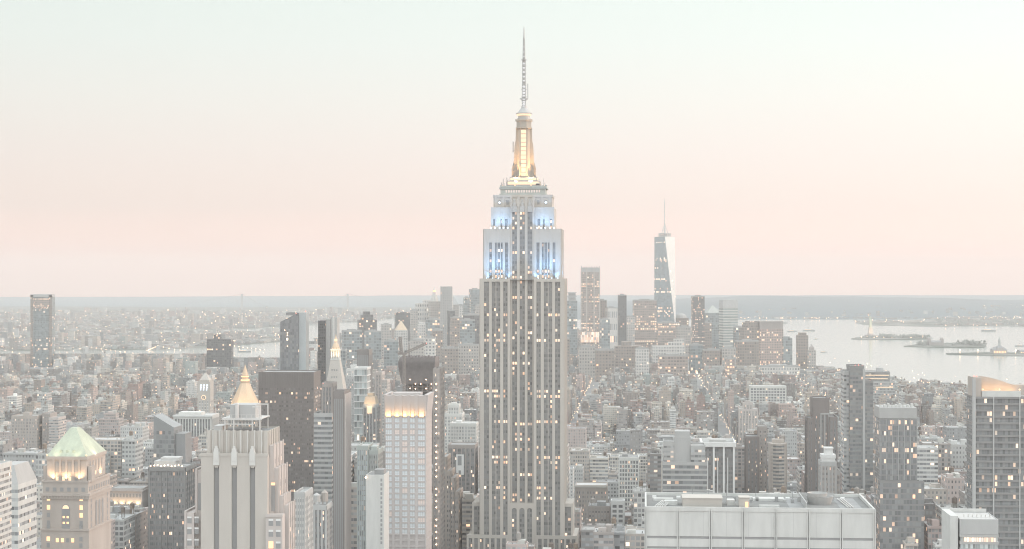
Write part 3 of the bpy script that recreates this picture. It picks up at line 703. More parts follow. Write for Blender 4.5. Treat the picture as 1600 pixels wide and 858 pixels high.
# ------------------------------------------------------------------ foreground left: stone tower with three dark slots
def slotted_tower():
    D = 700
    root, w = place('slotted_stone_tower', 'pale stepped stone tower with three tall dark slots and a steel roof frame', 'office tower', 314, 418, D, 27, 637, 858, 'the slotted stone tower')
    Z = lambda py: zat(py, D); H = w/2; px = lambda p: (p-366)*w/104
    z1 = Z(711); sl = [(px(334), px(342.3)), (px(362), px(370.3)), (px(390.3), px(398.6))]
    b = MB(); e = [-H]+[v for q in sl for v in q]+[H]
    b.box(-H, H, 1.2, 27, 0, z1-.05)
    for i in range(0, 8, 2): b.box(e[i], e[i+1], 0, 1.2, 0, z1, skip=(2,))
    for a, c in sl:
        b.box(a, c, 0, 1.2, Z(729), z1-.02, bot=True, skip=(2,)); m = (a+c)/2
        b.box(a+.35, c-.35, .02, 1.2, Z(731), Z(729), bot=True)
    b.box(-H-.25, H+.25, -.2, .6, z1-.6, z1+.7)
    b.build('wall', M['limestone'], root)
    for a, c in sl:
        q = MB(); q.box(a, c, 1.08, 1.2, 0, Z(729), cell=((c-a), 3.6), skip=(2,)); q.build('window_strip', M['slot_dark'], root)
        m = (a+c)/2; q = MB()
        for hw, za, zb_, yy in ((1.25, 727, 706, -.35), (.9, 720, 701, -.6), (.5, 714, 697, -.45)): q.box(m-hw, m+hw, yy, .3, Z(za), Z(zb_))
        q.build('finial', M['white_stone'], root)
    # crown, fluted
    zc0, zc1 = z1, Z(677); cx0, cx1 = px(322), px(417)
    b = MB(); b.box(cx0, cx1, 2.0, 23, zc0-1, zc1); b.ring(cx0, cx1, 2.0, 23, zc1, zc1+.8, .5)
    for i in range(10):
        x = cx0+i*(cx1-cx0-1.5)/9; b.box(x, x+1.5, 1.6, 2.0, zc0, zc1+1.0, skip=(2,))
    for i in range(5): b.box(cx1, cx1+.5, 3+i*4.4, 4.4+i*4.4, zc0-1, zc1+1)
    b.build('crown_wall', M['limestone'], root)
    q = MB()
    for i in range(8): x = cx0+2.5+i*(cx1-cx0-5)/7; q.box(x-.14, x+.14, 1.3, 2.0, zc0+.5, zc1+1.2)
    q.build('crown_fin', M['white_stone'], root)
    roofparts(root, cx0, cx1, 2, 23, zc1, 'roof_dark')
    # stepped right shoulders, pinkish evening light put into the stone colour
    st = MB(); steps = [(H, H+1.6, 3, 24, Z(697)), (H+1.6, H+3.6, 4, 22, Z(733)), (H+3.6, H+5.4, 5, 20, Z(777)), (H+5.4, H+7.2, 6, 20, Z(792))]
    for x0, x1, y0, y1, z in steps:
        st.box(x0, x1, y0, y1, 0, z)
        for k in range(4): yy = y0+.6+k*(y1-y0-2)/3.2; st.box(x1, x1+.35, yy, yy+1.3, 0, z+.7, skip=(3,))
    for s, x0, x1 in ((-1, -H-3.4, -H), (-1, -H-7.4, -H-3.4)):
        z = Z(737) if x1 == -H else Z(803); st.box(x0, x1, 4 if x1 == -H else 2, 22, 0, z); st.box(x0, x0+.9, (4 if x1 == -H else 2)-.3, 22, 0, z+.8)
    st.box(H-.2, H+6.6, -2.4, 3, 0, Z(803)); st.box(H-.3, H+6.8, -2.7, -2.4, Z(806), Z(801.5))
    st.build('shoulder_wall', M['limestone_rosy'], root)
    wn = lambda x0, x1, y, z0, z1, m: part(root, 'window', m, lambda b: b.box(x0, x1, y-.1, y, z0, z1))
    k = 0
    for py in (815, 832, 850):
        for x in (H+1.0, H+4.0):
            k += 1; wn(x, x+1.9, -2.4, Z(py)-1.2, Z(py)+1.6, 'glow_warm' if k in (5,) else 'slot_dark')
            part(root, 'window_blind', 'white_paint', lambda b: b.box(x, x+1.9, -2.56, -2.5, Z(py)+.8, Z(py)+1.6)) if k != 5 else None
        for x in (-H-6.2, -H-3.2): wn(x, x+1.8, 2, Z(py)-1.2, Z(py)+1.6, 'slot_dark'); part(root, 'window_blind', 'white_paint', lambda b: b.box(x, x+1.8, 1.84, 1.9, Z(py)+.9, Z(py)+1.6))
    for y in (3,): wn(H+.9, H+1.2+1.2, 3, Z(800), Z(760), 'slot_dark'); wn(H+.9, H+2.4, 3-.02, Z(759), Z(755), 'glow_warm')
    wn(-H-2.3, -H-.8, 4, Z(800), Z(757), 'slot_dark')
    for x1, y0, y1, z in ((H+1.6, 3, 24, Z(697)), (H+3.6, 4, 22, Z(733)), (H+5.4, 5, 20, Z(777)), (H+7.2, 6, 20, Z(792))):
        for i in range(3):
            yy = y0+2.3+i*(y1-y0-2)/3.2; part(root, 'window_strip', 'strip_tan', lambda b: b.box(x1, x1+.1, yy, yy+2.2, 0, z-5, cell=(1.1, 3.6), skip=(3,)))
    # steel roof frame with plant boxes on top
    f = MB(); x0, x1, y0, y1 = px(347), px(392), 5, 20; za, zb_ = zc1+.2, Z(656)
    for x in (x0, x0+3.6, x1-.5, x1+2.6):
        for y in (y0, y1): f.box(x-.22, x+.22, y-.2, y+.2, za, Z(636) if x > x1 else zb_)
    for y in (y0, y1):
        f.box(x0-1.4, x1+3.4, y-.25, y+.25, zb_-.5, zb_+.2); f.box(x0, x1, y-.15, y+.15, zb_-2.4, zb_-2.0)
        f.box(x1-.5, x1+2.6, y-.15, y+.15, Z(638), Z(636))
    f.box(x0-1.4, x1+3.4, y0, y1, zb_-.1, zb_+.25)
    for i in range(9): x = x0-1.4+i*(x1-x0+4.6)/8; f.box(x-.06, x+.06, y0-.3, y0-.2, zb_+.2, zb_+1.7)
    f.box(x0-1.4, x1+3.4, y0-.3, y0-.2, zb_+1.6, zb_+1.72)
    f.build('roof_frame', M['steel_paint'], root)
    bulk(root, px(353), px(393), 7, 18, zb_, Z(634.5), 'grey_concrete', 'plant_room')
    bulk(root, px(326), px(340), 8, 18, zc1, zc1+2.2, 'roof_pale', 'plant_room')
    part(root, 'chimney_pipe', 'steel_paint', lambda b: b.lathe([(.8, zb_), (.8, Z(632)), (.1, Z(631.5))], px(365), 6, 8))
slotted_tower()

# ------------------------------------------------------------------ foreground right: panelled pale office block seen from above its roof
def panelled_block():
    D = 640
    root, w = place('panelled_office_block', 'wide pale panelled office block with a flat roof and rooftop plant, in front', 'office block', 1009, 1366, D, 42, 768, 858, 'the wide panelled block')
    H = w/2; z1 = zat(793, D); Z = lambda py: zat(py, D)
    b = MB(); b.box(-H, H, 0, 42, 0, z1-1.4); 
    b.ring(-H-.35, H+.35, -.5, 42.5, z1-1.6, z1, .7)
    n = 7; bw = 2*H/n
    zs = [(z1-1.4, Z(839)), (Z(843), Z(855.5)), (Z(859), Z(872))]
    for i in range(n):
        for za, zb_ in zs: b.box(-H+i*bw+.45, -H+(i+1)*bw-.45, -.28, 0, zb_, za, bot=True, skip=(2,))
    for i in range(n+1):
        x = -H+i*bw
        for dx in (-.5, .16): b.box(x+dx, x+dx+.34, -.75, 0, 0, z1-.3, skip=(2,))
    for k in range(6):
        y = 1+k*8; b.box(-H-.4, -H, y, y+.5, 0, z1-.3); b.box(H, H+.4, y, y+.5, 0, z1-.3)
    b.build('wall', M['pale_concrete'], root)
    for py in (841, 857.3):
        part(root, 'window_band', 'slot_dark', lambda q: q.box(-H+.5, H-.5, -.14, 0, Z(py)-.5, Z(py)+.5))
    part(root, 'roof', 'roof_mid', lambda q: q.box(-H+.4, H-.4, .3, 41.9, z1-1.4, z1-1.2))
    zr = z1-1.2; X = lambda p: (p-1187.5)*w/357
    part(root, 'roof_bulkhead', 'limestone', lambda q: (q.box(X(1068), X(1131), 9, 20, zr, zr+3.1), q.box(X(1068)-.2, X(1131)+.2, 8.8, 20.2, zr+3.1, zr+3.4)))
    c = part(root, 'roof_cabin', 'limestone', lambda q: (q.box(X(1158), X(1174), 8, 14, zr, zr+3.6), q.box(X(1157), X(1175), 7.8, 14.2, zr+3.6, zr+3.9)))
    part(c, 'door', 'glow_warm', lambda q: q.box(X(1167.5), X(1172), 7.86, 7.99, zr+.1, zr+2.2))
    t = part(root, 'cooling_tower', 'aluminium', lambda q: (q.lathe([(4.3, zr), (4.9, zr+2.0), (5.2, zr+3.0), (5.0, zr+3.0), (4.5, zr+2.2)], X(1291), 22, 24), q.lathe([(3.7, zr+3.0), (3.9, zr+4.2), (3.7, zr+4.2), (3.5, zr+3.4)], X(1291)-1, 22, 24)))
    for a, c in ((1238, 1262), (1318, 1352)): part(root, 'dark_roof_sheet', 'roof_dark', lambda q: q.box(X(a), X(c), 3, 38, zr, zr+.05))  # flat dark sheets laid on the roof, no depth cut
    for x in (-4.1, 4.3, 12.6, -12.2, -20.7, 21.0): part(root, 'panel_seam', 'grey_concrete', lambda q: q.box(x-.05, x+.05, -.30, -.27, Z(838.5), z1-1.5))
    part(root, 'roof_screen', 'grey_concrete', lambda q: (q.box(X(1262), X(1263.5), 4, 36, zr, zr+2.6), q.box(X(1263.5), X(1320), 34, 34.4, zr, zr+2.6)))
    for i in range(8): part(root, 'pipe', 'steel_paint', lambda q: q.beam((X(1024)+i*.9, 6, zr+.6), (X(1024)+i*.9+3, 22, zr+.6), .18) if i < 5 else q.beam((X(1338)-i+5, 8, zr+.5), (X(1333)-i+5, 34, zr+.5), .15))
    for a, c, y0, y1, h in ((1022, 1054, 24, 27, 1.1), (1185, 1236, 28, 34, .9), (1190, 1222, 10, 12, .7), (1040, 1060, 13, 17, 1.6), (1140, 1152, 14, 19, 2.0)): part(root, 'duct', 'pale_concrete', lambda q: q.box(X(a), X(c), y0, y1, zr, zr+h))
    for i in range(9): part(root, 'vent', 'roof_dark' if i % 2 else 'aluminium', lambda q: q.box(X(1140)+(i % 5)*2.9+(i > 4)*19, X(1140)+(i % 5)*2.9+1.2+(i > 4)*19, 22+(i*5 % 7), 23.4+(i*5 % 7), zr, zr+1.0+(i % 3)*.5))
    for p, h in ((1142, 6), (1190, 5), (1086, 5), (1112, 8), (1250, 4)): part(root, 'aerial', 'dark_metal', lambda q: q.beam((X(p), 30, zr), (X(p), 30, zr+h), .09))
    for p in (1020, 1060, 1180, 1240, 1330): part(root, 'skylight', 'white_paint', lambda q: q.box(X(p), X(p)+1.6, 33, 35, zr, zr+.8))
panelled_block()

# ------------------------------------------------------------------ white gridded tower with the flared, lit crown
def gridded_tower():
    D = 1150
    root, w = place('white_gridded_tower', 'white gridded tower of blue windows with a flared crown lit amber', 'apartment tower', 602, 666, D, 26, 616, 850, 'the white gridded tower')
    Z = lambda py: zat(py, D); H = w/2; DP = 30
    zt, zc = Z(652), Z(617)
    X = [(-13.7, -9.4), (-7.5, -4.2), (-2.4, 1.2), (2.9, 6.2), (8.3, 13.0)]
    X = [(a*H/13.9, c*H/13.9) for a, c in X]
    b = MB(); b.box(-H, H, 0, DP, 0, zt)
    e = [-H]+[v for q in X for v in q]+[H]
    nf = 22; zb0 = Z(652+9.15*nf); h = (zt-zb0)/nf
    for i in range(0, len(e), 2): b.box(e[i], e[i+1], -.7, 0, 0, zt, skip=(2,))
    for k in range(nf+1): b.box(-H, H, -.55, 0, zb0+k*h-.55, min(zb0+k*h+.55, zt-.02), bot=True, skip=(2,))
    for k in range(nf+1): b.box(H, H+.15, 0, DP, zb0+k*h-.3, min(zb0+k*h+.3, zt-.03), bot=True, skip=(3,))
    b.build('wall', M['white_wall'], root)
    proto = {}
    for k in range(nf):
        for i, (a, c) in enumerate(X):
            z0 = zb0+k*h+.55; z1 = z0+h-1.1
            lit = (k, i) in ((19, 1), (19, 2), (19, 3), (17, 2), (16, 2), (16, 3), (16, 4), (14, 4), (9, 2), (7, 4), (5, 0), (4, 4)) 
            key = (i, lit)
            if k < 2: continue
            if key not in proto:
                q = MB(); q.box(a, c, -.12, 0, 0, z1-z0, skip=(2,)); o = q.build('window', M['pane_lit' if lit else 'pane_blue'], root)
                q = MB(); n_ = 3 if i in (0, 4) else 2
                for j in range(n_+1): xx = a+(c-a)*j/n_; q.box(xx-.1, xx+.1, -.2, -.12, 0, z1-z0)
                q.box(a, c, -.19, -.12, (z1-z0)*.28, (z1-z0)*.28+.1); s = q.build('mullion', M['aluminium'], o); proto[key] = (o, s)
            else:
                o = proto[key][0].copy(); C.objects.link(o); o.parent = root; s = proto[key][1].copy(); C.objects.link(s); s.parent = o
            o.location = (0, 0, z0)
    # flared crown: tapering fins with lit troughs between them
    for i, (a, c) in enumerate(X):
        q = MB(); q.loft([(a+.5, -.1), (c-.5, -.1), (c-.5, 2.5), (a+.5, 2.5)], zt+.3, [(a-.1, -1.8), (c+.1, -1.8), (c+.1, 2.5), (a-.1, 2.5)], zc-.4); q.build('crown_panel', M['white_wall'], root)
        q = MB(); q.box(a+.6, c-.6, -.75, -.35, zt+.2, zt+.7); q.build('uplight', M['glow_warm'], root)
        lamp(root, 'AREA', ((a+c)/2, -1.6, zt+.9), 620, (1, .52, .16), 3.0, ((a+c)/2, -.3, zt+8), name='crown_lamp')
    q = MB()
    for i in range(0, len(e), 2): q.loft(rect(e[i]-.1, e[i+1]+.1, -.75, 1), zt, rect(e[i]-.25, e[i+1]+.25, -2.2, 1), zc)
    q.loft(rect(H-1, H, 0, DP), zt, rect(H-1, H+1.6, -2.0, DP), zc+.2)
    q.loft(rect(-H, -H+1, 0, DP), zt, rect(-H-.8, -H+1, -2, DP), zc+.2); q.box(-H, H, 2.5, DP, zt, zc-3)
    q.build('crown', M['white_wall'], root)
    part(root, 'roof', 'roof_pale', lambda q: q.box(-H+.5, H-.5, 1.2, DP-.5, zc-2.9, zc-2.5))
    part(root, 'roof_bulkhead', 'white_wall', lambda q: q.box(-H+4, H-5, 8, 20, zc-2.5, zc+.8))
gridded_tower()
# ------------------------------------------------------------------ the other near and middle-distance buildings
def start(name, label, cat, a, c, d, dep, yt, yb, ref=None, **k):
    root, w = place(name, label, cat, a, c, d, dep, yt, yb, ref, **k); return root, w/2, (lambda py: zat(py, d))
def dots(root, spots, r=.7, m='lamp_dot', name='lamp'):
    for x, y, z in spots: part(root, name, m, lambda b: b.lathe([(.05, z-r), (r, z), (.05, z+r)], x, y, 6))

# right edge: dark slab-balconied tower with a lit sloping notch
r, H, Z = start('balconied_tower', 'dark tower of stacked balcony slabs with an amber-lit sloping roof notch', 'apartment tower', 1521, 1640, 1000, 30, 588, 858, 'the amber-notched tower')
zt = Z(620)
hblock(r, -H+1.8, H, 0, 30, 0, zt, 'dark_slab', 'band_dark', 3.7, .68, .9, 1.5, roof=None, par=0)
part(r, 'corner_pier', 'grey_concrete', lambda b: (b.box(-H-.4, -H+1.1, -1.4, 2.0, 0, Z(592)), b.box(-H+11, -H+11.7, -1.1, -.9, 0, zt), b.box(-H+26, -H+26.7, -1.1, -.9, 0, zt)))
def notch(b):
    x0, x1 = -H, -H+27
    b.box(x0, x0+4.6, 0, 18, zt, Z(590)); b.box(x0+4.6, x1+12, 11, 18, zt, Z(603))
    for i in range(12):
        t0, t1 = i/12, (i+1)/12
        f = lambda t: Z(589.5)+(Z(606)-Z(589.5))*t**1.6
        xa, xb = x0+4.6+(x1-x0-4.6)*t0, x0+4.6+(x1-x0-4.6)*t1
        b.face([(xa, 10.9, Z(603)), (xb, 10.9, Z(603)), (xb, 10.9, f(t1)), (xa, 10.9, f(t0))]); b.face([(xa, 10.9, f(t0)), (xb, 10.9, f(t1)), (xb, 18, f(t1)), (xa, 18, f(t0))])
part(r, 'sloping_crown', 'sandstone', notch)
part(r, 'crown_ledge', 'pale_concrete', lambda b: b.box(-H+4.8, -H+27, -.9, 1.0, zt+.02, Z(611)))
part(r, 'roof', 'roof_grey', lambda b: b.box(-H+4.7, H, 1.1, 10.8, zt+.02, zt+.3))
for x in (-H+8, -H+15.5, -H+23): lamp(r, 'SPOT', (x, 6.5, zt+1.5), 1700, (1, .52, .18), .6, (x, 10.9, zt+6), 130, 'notch_lamp')
dots(r, [(-H+5.5, .2, Z(609)), (-H+15, .2, Z(609)), (-H+26.5, .2, Z(609))], .7, 'glow_white', 'lamp_globe')
dots(r, [(-H+.5, 1, Z(588)), (-H+2, 1, Z(588.5))], .45, 'glow_red', 'beacon')

# tall dark banded tower with a lower left shoulder
r, H, Z = start('banded_dark_tower', 'tall dark banded tower with a central pier and red roof beacons', 'office tower', 1328, 1364, 1700, 28, 573, 770, 'the tall banded tower')
hblock(r, -H, H*.22, 0, 28, 0, Z(573), 'dark_slab', 'band_dark', 4.2, .6, .35, 2.6, roof='roof_dark')
hblock(r, H*.22+.4, H, .3, 28, 0, Z(596), 'dark_slab', 'band_dark', 4.2, .6, .35, 2.6, roof='roof_dark')
hblock(r, -H-5.4, -H-.4, 4, 30, 0, Z(583), 'grey_concrete', 'band_grey', 4.2, .5, .35, 2.6, roof='roof_grey')
part(r, 'central_pier', 'grey_concrete', lambda b: b.box(H*.1, H*.32, -.9, -.4, 0, Z(576)))
dots(r, [(-H*.5, 4, Z(571.5)), (-H*.2, 4, Z(571)), (H*.1, 4, Z(572)), (H*.8, 4, Z(595))], .8, 'glow_red', 'beacon')

# glass tower with white plant box
r, H, Z = start('white_capped_glass_tower', 'glass tower with a pale windowless box on top and many lit rooms', 'apartment tower', 1374, 1433, 1150, 26, 637, 858, 'the white-capped tower')
part(r, 'roof_box', 'aluminium', lambda b: b.box(-H, H-.2, 0, 26, Z(654), Z(637)))
hblock(r, -H+.4, H, .2, 26, 0, Z(654.3), 'dark_slab', 'band_rooms', 3.7, .72, .12, 1.4, roof=None, par=0)
hblock(r, -H+.2, H+4.2, -2.6, -.2, 0, Z(752), 'dark_slab', 'band_rooms', 3.7, .72, .12, 2.0, roof='roof_grey', par=.5)
part(r, 'mullion', 'grey_concrete', lambda b: [b.box(-H+.3+i*(2*H-.6)/6, -H+.55+i*(2*H-.6)/6, -.15, .1, Z(750), Z(655)) for i in range(7)])
for i in range(9): part(r, 'roof_plant', 'pale_concrete', lambda b: b.box(-H+1+i*2.6, -H+2.4+i*2.6, 5, 9, Z(637), Z(637)+1.2+(i % 3)*.5))

# dark brown stepped tower
r, H, Z = start('brown_stepped_tower', 'dark brown brick tower with stepped shoulders and paired pale window bays', 'apartment tower', 1262, 1308, 1500, 26, 624, 770, 'the brown stepped tower')
block(r, -H*.62, H*.45, 2, 24, 0, Z(624), 'dark_brick', 'strip_dark', 4, 4, 1.3, .4, 2, roof='roof_dark', head=14)
block(r, -H, -H*.64, 0, 24, 0, Z(655), 'dark_brick', 'strip_dark', 2, 4, 1.2, .4, 1, roof='roof_dark')
block(r, H*.47, H, 0, 24, 0, Z(653), 'dark_brick', 'strip_dark', 2, 4, 1.2, .4, 1, roof='roof_dark')
part(r, 'pale_bay', 'grey_concrete', lambda b: [b.box(-1.5+i*3.4, -.7+i*3.4, 1.2, 1.6, Z(700), Z(647)) for i in range(3)]+[b.box(-1.5, 6.1, 1.2, 1.6, Z(648), Z(646))])
r, H, Z = start('white_topped_tower', 'grey stone tower with a pale stepped lantern top before the brown tower', 'apartment tower', 1283, 1313, 1200, 18, 700, 858, 'the pale-lantern tower')
block(r, -H, H-2.6, 0, 18, 0, Z(724), 'grey_concrete', 'strip_tan', 4, 4, 1, .3, .8, roof='roof_pale')
block(r, H-2.4, H, 2, 18, 0, Z(738), 'grey_concrete', 'strip_tan', 1, 3, .4, .2, .3, roof='roof_pale')
part(r, 'lantern', 'white_paint', lambda b: (b.box(-H+1, H-3.2, 3, 15, Z(724)+.3, Z(712)), b.box(-H+3, H-4.6, 5, 12, Z(712), Z(701)), b.ring(-H+.6, H-2.8, 2.6, 15.4, Z(717), Z(711.5), .5), b.ring(-H+2.6, H-4.2, 4.6, 12.4, Z(703), Z(700.5), .4)))

# bottom right: small grey block with a lit office floor
r, H, Z = start('lit_floor_block', 'grey windowless-topped block with one brightly lit office floor, bottom corner', 'office block', 1500, 1560, 800, 24, 805, 858, 'the lit-floor block')
part(r, 'wall', 'grey_concrete', lambda b: (b.box(-H, H, 0, 24, Z(835), Z(813)), b.ring(-H, H, 0, 24, Z(813), Z(811.5), .4)))
part(r, 'side_wall', 'pale_concrete', lambda b: (b.box(-H-4.2, -H-.6, 1.5, 25, 0, Z(807)), b.box(-H-.6, H-1, 24.4, 25, 0, Z(806))))
roofparts(r, -H, H, 0, 24, Z(813), 'roof_pale')
hblock(r, -H+.4, H-.4, .4, 23.6, 0, Z(835.2), 'aluminium', 'band_white', 3.3, .62, .5, 1.1, roof=None, par=0)
part(r, 'lit_floor', 'band_glow', lambda b: b.box(-H+1.8, H-1.2, -.25, .2, Z(846.5), Z(840), cell=(1.1, 3), skip=(2,)))
part(r, 'roof_rail', 'steel_paint', lambda b: [b.box(-H+3+i*2, -H+3.5+i*2, 8, 8.4, Z(813)+.3, Z(813)+1.6) for i in range(7)])

# terraced building by the river with strips of light
r, H, Z = start('terraced_building', 'terraced dark block with bright strips of light beside the river', 'office building', 1352, 1398, 3300, 50, 576, 612, 'the light-striped block')
hblock(r, -H, H, 0, 50, 0, Z(597), 'grey_concrete', 'band_lit', 5, .6, .6, 3.5); hblock(r, -H+1, H-9, 4, 46, Z(597)+.4, Z(582), 'dark_slab', 'band_dark', 5, .5, .5, 3.5)
bulk(r, -4, 8, 14, 30, Z(582), Z(575.5), 'grey_concrete')
for py, a, c in ((586.5, -H+1, H-10), (592, -H, H-13), (605, -H*.3, H-3)): part(r, 'lit_strip', 'glow_white', lambda b: b.box(a, c, (-.8 if py > 597 else 3.1), (-.65 if py > 597 else 3.25), Z(py)-.8, Z(py)+.8)) if py != 592 else part(r, 'lit_strip', 'glow_white', lambda b: b.box(a, c, 3.1, 3.25, Z(py)-.7, Z(py)+.7))
# white gridded slab
r, H, Z = start('white_frame_block', 'long white concrete-framed block with deep square windows', 'apartment block', 1172, 1228, 3200, 26, 604, 628, 'the concrete-framed block')
block(r, -H, H, 0, 26, 0, Z(604), 'white_stone', 'strip_dark', 12, 5, 1.5, .9, 1.5, 5, 1, 1.8, roof='roof_pale', head=2.5)

# white-ribbed tower and the grey slab stepping before it
r, H, Z = start('white_ribbed_tower', 'dark glass tower with four white ribs and a broad flat white roof slab', 'office tower', 1098, 1148, 1450, 34, 688, 780, 'the white-ribbed tower')
for x0, x1, s in ((-H, H, ''),):
    part(r, 'wall', 'dark_metal', lambda b: b.box(-H, H, 0, 34, 0, Z(699)))
    for i in range(3):
        a = -H+1+i*(2*H-2)/3; part(r, 'window_strip', 'strip_dark', lambda b: b.box(a+.6, a+(2*H-2)/3-.6, -.1, 0, 0, Z(700), cell=(1.6, 3.8), skip=(2,)))
    for i in range(4):
        a = 1.2+i*8.2; part(r, 'window_strip', 'strip_dark', lambda b: b.box(-H-.1, -H, a, a+6.6, 0, Z(700), cell=(1.6, 3.8), skip=(1,)))
part(r, 'rib', 'white_paint', lambda b: [b.box(-H+i*(2*H-1.6)/3, -H+1.6+i*(2*H-1.6)/3, -1.6, -.02, 0, Z(698)) for i in range(4)]+[b.box(-H-1.2, -H-.02, .5+i*8.3, 1.9+i*8.3, 0, Z(698)) for i in range(5)]+[b.box(-H+3.8+i*8.4, -H+4.5+i*8.4, -1.2, -.12, 0, Z(715)) for i in range(3)])
part(r, 'roof_slab', 'white_paint', lambda b: (b.box(-H-1.8, H+1.0, -2, 0, Z(698), Z(691)), b.box(-H-1.8, 0-H, 0, 35, Z(698), Z(691)), b.box(H, H+1, 0, 35, Z(698), Z(691)), b.box(-H, H, 34, 35, Z(698), Z(691))))
part(r, 'roof', 'roof_grey', lambda b: b.box(-H, H, 0, 34, Z(699), Z(695)))
bulk(r, -H+6, H-7, 12, 24, Z(695), Z(689), 'roof_pale'); 
r, H, Z = start('grey_stepped_slab', 'blank grey slab rising from a wider dark banded base', 'office building', 1036, 1104, 1300, 30, 674, 775, 'the blank grey slab')
hblock(r, -H, H, 0, 30, 0, Z(724), 'grey_concrete', 'band_dark', 4, .6, .3, 3, roof='roof_grey')
part(r, 'core_wall', 'grey_concrete', lambda b: (b.box(-H+8.2, -H+21, 4, 20, Z(724)+.3, Z(684)), b.box(-H+9, -H+20.4, 5, 19, Z(684), Z(675))))
hblock(r, -H+.5, -H+8, 2, 26, Z(724)+.4, Z(693), 'grey_concrete', 'band_lit', 4, .4, .2, 3, roof='roof_grey'); 
hblock(r, -H+21.2, H-1, 2, 26, Z(724)+.4, Z(699), 'grey_concrete', 'band_grey', 4, .5, .2, 3, roof='roof_grey')
# curved balcony tower, brown brick pair, pale stepped tower between the ribbed tower and the brown tower
r, H, Z = start('curved_balcony_tower', 'tan apartment tower with rounded stacked balconies', 'apartment tower', 1203, 1231, 1500, 20, 688, 770, 'the rounded-balcony tower')
def rounded(b, z0, z1, o): 
    q = [(H*1.0*math.sin(R(a)), 9-(9+o)*math.cos(R(a))) for a in range(-80, 81, 20)]; b.prism(q+[(H, 20), (-H, 20)], z0, z1, bot=True)
n = 36; hh = Z(694)/n
part(r, 'wall', 'tan_brick', lambda b: [rounded(b, k*hh+hh*.55, (k+1)*hh-.01, .5) for k in range(n)]+[rounded(b, 0, Z(694)-.2, -.4)])
for k in range(n-22, n): part(r, 'window_band', 'band_dark', lambda b: b.prism([(H*.97*math.sin(R(a)), 9-8.75*math.cos(R(a))) for a in range(-80, 81, 20)]+[(H*.96, 19), (-H*.96, 19)], k*hh+.1, k*hh+hh*.55, cell=(2, 4), top=False, off=(k*300, 0)))
part(r, 'roof_bulkhead', 'tan_brick', lambda b: b.box(-5, 5, 8, 16, Z(694), Z(688)))
tank(r, 5, 17, Z(694))
r, H, Z = start('brown_brick_slab', 'plain brown brick slab with a higher rear wing and stacked lit windows', 'apartment block', 1166, 1194, 1550, 24, 668, 770, 'the plain brown brick slab')
block(r, -H, H*.4, 0, 24, 0, Z(684), 'dark_brick', 'strip_dark', 3, 4, 1.8, .3, 1.5, roof='roof_dark'); block(r, H*.42, H+3, 6, 26, 0, Z(669), 'brown_brick', 'strip_tan', 2, 4, 1.2, .3, 1, roof='roof_grey')
r, H, Z = start('rosy_stepped_tower', 'rosy stone apartment tower with a stepped crown, mid distance', 'apartment tower', 1155, 1184, 2500, 26, 628, 668, 'the rosy stepped tower')
block(r, -H, H, 0, 26, 0, Z(640), 'limestone_rosy', 'strip_tan', 6, 5, 1.4, .3, 1.2, roof='roof_pale'); block(r, -H*.55, H*.5, 5, 20, Z(640), Z(631), 'limestone_rosy', 'strip_tan', 3, 3, 1.4, .3, 1, roof='roof_grey'); bulk(r, -4, 3, 8, 14, Z(631), Z(627), 'limestone_rosy')
# white loft and its neighbours right of the skyscraper
r, H, Z = start('white_loft', 'white loft building with a regular grid of large windows', 'loft building', 967, 998, 1750, 24, 714, 758, 'the white loft')
block(r, -H, H, 0, 24, 0, Z(716), 'white_stone', 'strip_dark', 7, 6, .9, .5, .9, 4.2, 2, 1.3, roof='roof_dark'); bulk(r, -H+3, -H+9, 6, 14, Z(716), Z(711), 'roof_dark')
r, H, Z = start('white_narrow_tower', 'small white tower with square windows near the bottom edge', 'office building', 955, 975, 1560, 14, 782, 820, 'the small white tower')
block(r, -H, H, 0, 14, 0, Z(784), 'white_paint', 'strip_dark', 2, 2, 1.8, .4, 1.2, 4.5, 1, 1.8, roof='roof_grey')
r, H, Z = start('brown_low_block', 'low brown brick block with a dark water tank beside the small white tower', 'office building', 919, 953, 1570, 30, 788, 818)
block(r, -H, H, 0, 30, 0, Z(793), 'brown_brick', 'strip_tan', 7, 6, .9, .3, .8, 3.8, 1, roof='roof_dark'); bulk(r, -2, 6, 8, 18, Z(793), Z(786), 'roof_dark'); tank(r, -6, 12, Z(793))
r, H, Z = start('arcaded_loft', 'tan loft building with rows of arched windows and a bright roof edge', 'loft building', 899, 948, 1650, 26, 757, 790, 'the arcaded tan loft')
block(r, -H, H, 0, 26, 0, Z(760), 'tan_brick', 'strip_tan', 11, 5, .8, .5, .8, 4.2, 2, roof='roof_pale', head=4); part(r, 'cornice', 'limestone', lambda b: b.box(-H-1, H+1, -1.4, -.5, Z(760)-1, Z(760)+.6))

# ------------------------------------------------------------------ left half, near and middle distance
r, H, Z = start('brown_glass_slab', 'broad dark brown office slab with a blank top and scattered lit windows', 'office tower', 404, 490, 1600, 34, 583, 858, 'the broad brown slab')
zt = Z(583)
hblock(r, -H, H, 0, 34, 0, Z(603), 'umber_panel', 'band_umber', 3.9, .5, .15, 2.2, roof=None, par=0)
part(r, 'blank_crown', 'umber_panel', lambda b: (b.box(-H-.15, H+.15, -.15, 34.15, Z(603), zt), b.ring(-H-.15, H+.15, -.15, 34.15, zt, zt+1, .5)))
part(r, 'fin', 'umber_panel', lambda b: [b.box(-H+i*(2*H-.5)/22, -H+.5+i*(2*H-.5)/22, -.5, -.15, 0, zt+.5) for i in range(23)])
roofparts(r, -H, H, 0, 34, zt, 'roof_dark')
